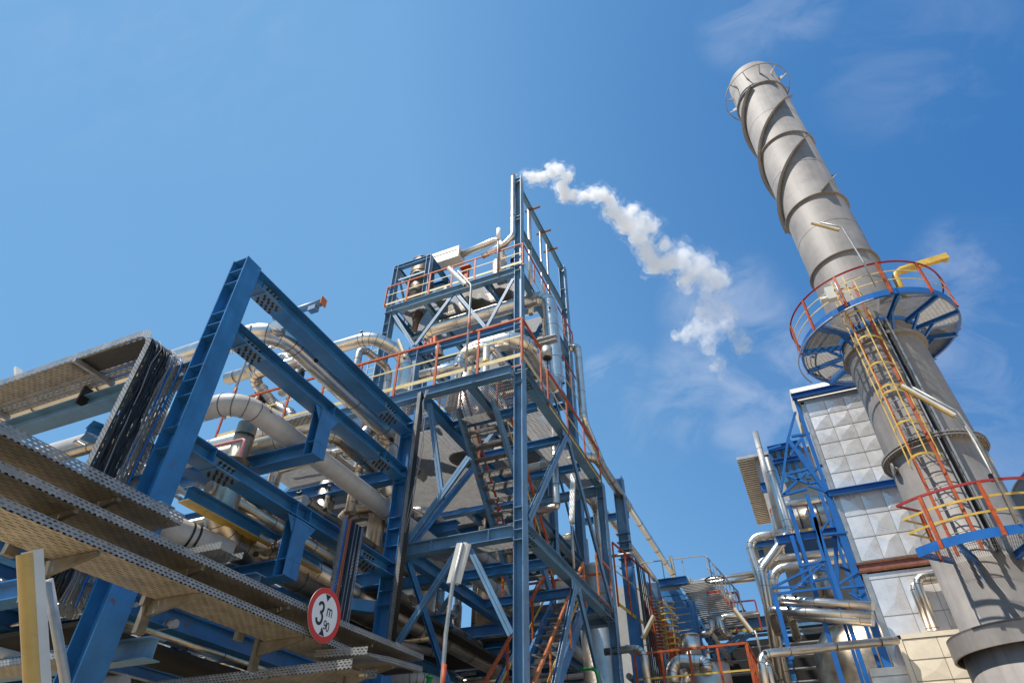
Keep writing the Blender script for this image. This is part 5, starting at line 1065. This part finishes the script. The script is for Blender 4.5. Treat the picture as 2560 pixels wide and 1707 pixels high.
# dish-like hood at right edge
t = thing('round_hood','large round pale hood edge at the right edge of the picture','hood',(8,19,8)); q = gy(kp(1800,760),19.5); MB().tube(q+V((.5,.2,-.3)),q+V((0,-.2,.1)),1.05,40,r1=1.1).build('hood_shell','stack',t); MB().ring(q+V((0,-.22,.1)),(q+V((0,-.2,.1)))-(q+V((.5,.2,-.3))),1.07,.05,.06,40).build('hood_rim','alu2',t)
# deeper background mass that closes the view low in the rack and tower
lab = 'one of the dim grey plant walls far behind the lowest rack levels'
t = thing('plant_hall','long low grey plant hall far behind the rack, seen in slits between the pipes','building',(-20,34,0)); MB().box((-40,34,0),(-7.2,46,11.5)).build('wall','wallg',t); MB().box((-40.3,33.7,11.5),(-7,46.3,11.8)).build('roof','alu2',t)
m = MB(); [m.box((-39+3.0*k,33.97,7.5),(-37.4+3.0*k,34,9.5)) for k in range(10)]; m.build('window_band','dark',t)
random.seed(5)
for i in range(7):
    x = -17+i*1.55; y = 24+random.uniform(-1.,1.5); r = random.uniform(.35,.7); h = random.uniform(8,13)
    t = thing('column_vessel','one of the slim clad column vessels standing dim behind the rack and tower','vessel',(x,y,0),'slim column vessels behind the rack'); MB().tube((x,y,0),(x,y,h),r,20).build('shell','alu2' if i%2 else 'tan_lit',t); MB().tube((x,y,h),(x,y,h+r*.5),r,20,r1=r*.3).build('head','alu2',t)
for i in range(9):
    z = 3.4+.75*(i%4)+.2; y = 17+i*.7
    pipe('rack_pipe',lab_bg,'pipe',[(-16,y,z),(-5.0+random.random(),y,z)],random.choice((.08,.12,.16)),cols[i%5],None,1.5,group='clad pipes in the lower levels of the rack',n=10)
t = thing('backing_deck','dark plate deck added behind the tray stack to block the sky, at head clearance height','platform',(-12,12,3.3)); MB().box((-16,5.2,3.80),(-7.9,22,3.86)).box((-11.6,9.9,5.52),(-7.0,15.7,5.58)).build('deck','plate',t)  # added slab that blocks the sky; its dark colour stands for shade
for k in range(4): MB().ib((-14.5+2.1*k,5.3,3.56),(-14.5+2.1*k,21,3.56),.12,.14,Z1).build('beam','blue',t)
MB().box((-16,22,0),(-7,22.2,3.8)).build('wall','wallg',t)

# ---- distant clutter at the lower middle: small pipes, rails and frames receding along the road
random.seed(33)
lab = 'one of the slim clad pipes in the far tangle between tower and duct frame'
for i in range(34):
    y = random.uniform(21,32); z = random.uniform(3.2,.30*y+.6); x0_ = -.20*y+random.uniform(-.6,2.2); r = random.choice((.035,.05,.07,.09)); k = i%3
    if k == 0: pts = [(x0_-1.2,y,z),(x0_+.9,y,z),(x0_+.9,y,z-1.4)]
    elif k == 1: pts = [(x0_,y,z-2.5),(x0_,y,z),(x0_+1.1,y,z)]
    else: pts = [(x0_,y-2,z),(x0_,y+3,z)]
    pipe('far_pipe',lab,'pipe',pts,r,('alu','alu2','white_pipe')[k],None,1.2,group='slim clad pipes in the far tangle',n=10)
for i in range(7):
    y = 19.6+i*1.7; x = -.215*y+random.uniform(-.3,1.2); z = 3.6+i*.55
    t = thing('far_platform','one of the small railed steel platforms in the far tangle beside the grey walkway','platform',(x,y,z),'small railed platforms in the far tangle')
    MB().ib((x-.9,y,z-.12),(x+.9,y,z-.12),.14,.2,Z1).build('beam','blue2',t); MB().ib((x+.85,y,0),(x+.85,y,z),.16,.16,X1).build('post','blue2',t)
    railing(t,[(x-.9,y,z),(x+.9,y,z)],1.1,m='red',m2='yel',sp=.9,kick=False)
# ================================================================== steam plume
pl = [(85,152,16),(130,150,34),(190,165,44),(250,160,46),(310,145,48),(352,118,50),(410,165,48),(370,225,52),(395,280,52),(450,285,50),(520,280,46),(590,275,50),(650,290,56),(700,330,58),(715,395,58),(770,430,70),(845,390,55),(800,480,72),(900,455,75),(965,490,62),(880,560,70),(930,640,72),(1050,610,60),(985,730,76),(1080,720,88),(1180,700,96),(1280,745,104),(1200,830,80),(1360,820,104),(1430,840,66),(1340,925,60),(1330,1020,78),(1420,1050,84),(1300,1100,80),(1500,1180,60),(1560,1250,70),(1210,1185,64),(1135,1205,36),(1330,1180,84),(1450,1120,58),(1340,1280,56),(1400,1390,48),(1425,1450,34)]
def ico(mb, c, r):
    bm = bmesh.new(); bmesh.ops.create_icosphere(bm, subdivisions=2, radius=r)
    i = len(mb.v); mb.v += [tuple(V(v.co)+c) for v in bm.verts]
    for f in bm.faces: mb.f.append(tuple(i+v.index for v in f.verts)); mb.uv.append(None); mb.sm.append(True)
    bm.free()
import bmesh
sp_ = thing('steam_plume','white steam plume drifting right and away from the vent pipe beside the mast column','steam',(-6.9,15.75,26.1)); tag(sp_,kind='stuff')
def steam_mat(name, d0, d1, lo, hi, sc):
    vm = bpy.data.materials.new(name); vm.use_nodes = True; nt = vm.node_tree; nt.nodes.clear(); L = nt.links
    ov = nt.nodes.new('ShaderNodeOutputMaterial'); pv = nt.nodes.new('ShaderNodeVolumePrincipled'); L.new(pv.outputs[0], ov.inputs['Volume'])
    pv.inputs['Color'].default_value = (1,1,1,1); pv.inputs['Anisotropy'].default_value = .0
    tc = nt.nodes.new('ShaderNodeTexCoord'); nz = nt.nodes.new('ShaderNodeTexNoise'); nz.inputs['Scale'].default_value = sc; nz.inputs['Detail'].default_value = 7; nz.inputs['Roughness'].default_value = .66; nz.inputs['Distortion'].default_value = .4
    L.new(tc.outputs['Object'], nz.inputs['Vector']); mr = nt.nodes.new('ShaderNodeMapRange'); mr.interpolation_type = 'SMOOTHSTEP'; mr.inputs[1].default_value = lo; mr.inputs[2].default_value = hi; L.new(nz.outputs[0], mr.inputs[0])
    sx = nt.nodes.new('ShaderNodeSeparateXYZ'); L.new(tc.outputs['Object'], sx.inputs[0]); m2 = nt.nodes.new('ShaderNodeMapRange'); m2.inputs[1].default_value = -6.5; m2.inputs[2].default_value = -.4; m2.inputs[3].default_value = d0; m2.inputs[4].default_value = d1; L.new(sx.outputs[0], m2.inputs[0])
    mm = nt.nodes.new('ShaderNodeMath'); mm.operation = 'MULTIPLY'; L.new(mr.outputs[0], mm.inputs[0]); L.new(m2.outputs[0], mm.inputs[1]); L.new(mm.outputs[0], pv.inputs['Density']); return vm
tx = bpy.data.textures.new('t','CLOUDS'); tx.noise_scale = .42; tx.noise_depth = 5
for nm, f, d0, d1, lo, hi, sc_, st in (('steam_veil',1.38,1.3,.40,.46,.70,2.4,.55),('steam_body',.98,6.,1.0,.40,.62,2.2,.5),('steam_core',.66,9.,1.3,.34,.56,1.8,.35)):
    random.seed(2); m = MB()
    for i,(x,y,r) in enumerate(pl):
        if nm == 'steam_core' and i > 29: continue
        u, v = ks(x,y); D = 17.2+i*.20; d = ray(u,v); h = math.hypot(d.x,d.y); c = CAM+d*(D/h); rad = r/2.614*((c-CAM).length/d.length)*f
        ico(m, c, rad)
        for k in range(4): o_ = V((random.gauss(0,1),random.gauss(0,1),random.gauss(0,1))).normalized(); ico(m, c+o_*rad*.8, rad*random.uniform(.35,.62))
    o = m.build(nm, steam_mat(nm,d0,d1,lo,hi,sc_), sp_)
    md = o.modifiers.new('r','REMESH'); md.mode = 'VOXEL'; md.voxel_size = .09
    dd = o.modifiers.new('d','DISPLACE'); dd.texture = tx; dd.texture_coords = 'GLOBAL'; dd.strength = st; dd.mid_level = .5
# ================================================================== sky
SUN_EL, SUN_AZ = 61.0, 221.0      # azimuth clockwise from +y
w = bpy.data.worlds.new('World'); S.world = w; w.use_nodes = True; nt = w.node_tree; L = nt.links; N = nt.nodes; bg = N['Background']
sky = N.new('ShaderNodeTexSky'); sky.sky_type = 'NISHITA'; sky.sun_disc = False; sky.sun_elevation = math.radians(SUN_EL); sky.sun_rotation = math.radians(SUN_AZ)
sky.air_density = 1.0; sky.dust_density = .35; sky.ozone_density = 2.0; sky.altitude = 0
hs = N.new('ShaderNodeHueSaturation'); hs.inputs['Saturation'].default_value = 1.10; hs.inputs['Value'].default_value = .92; L.new(sky.outputs[0], hs.inputs['Color'])
tc = N.new('ShaderNodeTexCoord')
def mth(op, a, b=None, c=None, clamp=False):
    n = N.new('ShaderNodeMath'); n.operation = op; n.use_clamp = clamp
    for i, q in enumerate((a,b,c)):
        if q is None: continue
        if isinstance(q,(int,float)): n.inputs[i].default_value = q
        else: L.new(q, n.inputs[i])
    return n.outputs[0]
patches = [((1760,880),(1690,1020),3.4,.50),((1800,760),(1900,900),4.5,.5),((1930,940),(1870,1040),3.8,.6),((1560,930),(1590,1060),2.4,.33),((1500,930),(1500,950),1.5,.45),((2420,650),(2330,760),3.2,.42),((2460,900),(2350,1060),4.5,.38),((1990,20),(1850,60),3.0,.30),((2330,120),(2250,170),5.,.16),((2480,1100),(2500,1140),3.,.25),((1640,1110),(1660,1120),1.6,.18),((520,90),(100,60),9,.10)]
acc = None
for a,b,wd,st in patches:
    # elongated soft patch: sum of three blobs along the streak
    for f in (0,.5,1):
        u, v = a[0]+(b[0]-a[0])*f, a[1]+(b[1]-a[1])*f; d = ray(u,v).normalized()
        dt = N.new('ShaderNodeVectorMath'); dt.operation = 'DOT_PRODUCT'; L.new(tc.outputs['Generated'], dt.inputs[0]); dt.inputs[1].default_value = tuple(d)
        c = math.cos(math.radians(wd)); mrn = N.new('ShaderNodeMapRange'); mrn.interpolation_type = 'SMOOTHSTEP'; mrn.inputs[1].default_value = math.cos(math.radians(wd*1.35)); mrn.inputs[2].default_value = 1.0; mrn.inputs[4].default_value = st*.50; L.new(dt.outputs['Value'], mrn.inputs[0])
        acc = mrn.outputs[0] if acc is None else mth('MAXIMUM', acc, mrn.outputs[0])
# wispy texture stretched along one direction
mp = N.new('ShaderNodeMapping'); mp.inputs['Rotation'].default_value = (.5,.35,.9); mp.inputs['Scale'].default_value = (7.,16.,9.); L.new(tc.outputs['Generated'], mp.inputs[0])
nz = N.new('ShaderNodeTexNoise'); nz.inputs['Scale'].default_value = 1.; nz.inputs['Detail'].default_value = 9; nz.inputs['Roughness'].default_value = .6; nz.inputs['Distortion'].default_value = .6; L.new(mp.outputs[0], nz.inputs['Vector'])
mrz = N.new('ShaderNodeMapRange'); mrz.inputs[1].default_value = .42; mrz.inputs[2].default_value = .74; L.new(nz.outputs[0], mrz.inputs[0])
cl = mth('MULTIPLY', acc, mth('MULTIPLY_ADD', mrz.outputs[0], 1.5, .10), None, True)
mx = N.new('ShaderNodeMix'); mx.data_type = 'RGBA'; L.new(cl, mx.inputs[0]); 
# a clear summer sky is flatter than the model overhead and deepens away from the sun (towards the right of the picture)
fl = N.new('ShaderNodeMix'); fl.data_type = 'RGBA'; fl.inputs[0].default_value = .84; L.new(hs.outputs[0], fl.inputs[6]); fl.inputs[7].default_value = (.88,2.10,3.72,1)
rd = N.new('ShaderNodeVectorMath'); rd.operation = 'DOT_PRODUCT'; L.new(tc.outputs['Generated'], rd.inputs[0]); rd.inputs[1].default_value = tuple(ray(2900,150).normalized())
rm = N.new('ShaderNodeMapRange'); rm.inputs[1].default_value = .60; rm.inputs[2].default_value = 1.0; L.new(rd.outputs['Value'], rm.inputs[0])
dk = N.new('ShaderNodeMix'); dk.data_type = 'RGBA'; dk.blend_type = 'MULTIPLY'; L.new(rm.outputs[0], dk.inputs[0]); L.new(fl.outputs[2], dk.inputs[6]); dk.inputs[7].default_value = (.30,.50,.72,1)
L.new(dk.outputs[2], mx.inputs[6]); mx.inputs[7].default_value = (3.6,3.9,4.6,1)
L.new(mx.outputs[2], bg.inputs[0]); bg.inputs[1].default_value = .15
# ================================================================== sun, camera, render
sl = bpy.data.lights.new('Sun','SUN'); sl.energy = 4.1; sl.angle = math.radians(.53); sl.color = (1,.955,.88); so = bpy.data.objects.new('Sun',sl); COL.objects.link(so)
az, el = math.radians(SUN_AZ), math.radians(SUN_EL); sd = V((math.sin(az)*math.cos(el), math.cos(az)*math.cos(el), math.sin(el))); so.rotation_euler = sd.to_track_quat('Z','Y').to_euler(); so.location = (-20,-20,60)
cd = bpy.data.cameras.new('Camera'); cam = bpy.data.objects.new('Camera',cd); COL.objects.link(cam); S.camera = cam
cd.sensor_width = 36; cd.lens = 36*F/2560; cd.clip_start = .05; cd.clip_end = 3000
cam.matrix_world = Matrix(((RT.x,UP.x,-FW.x,CAM.x),(RT.y,UP.y,-FW.y,CAM.y),(RT.z,UP.z,-FW.z,CAM.z),(0,0,0,1)))
S.view_settings.view_transform = 'Standard'; S.view_settings.look = 'None'; S.view_settings.exposure = .42; S.view_settings.gamma = 1
S.render.engine = 'CYCLES'; S.cycles.max_bounces = 16; S.cycles.diffuse_bounces = 4; S.cycles.glossy_bounces = 4; S.cycles.transparent_max_bounces = 24; S.cycles.volume_bounces = 16; S.cycles.volume_step_rate = 2.0
S.render.resolution_x = 1024; S.render.resolution_y = 682
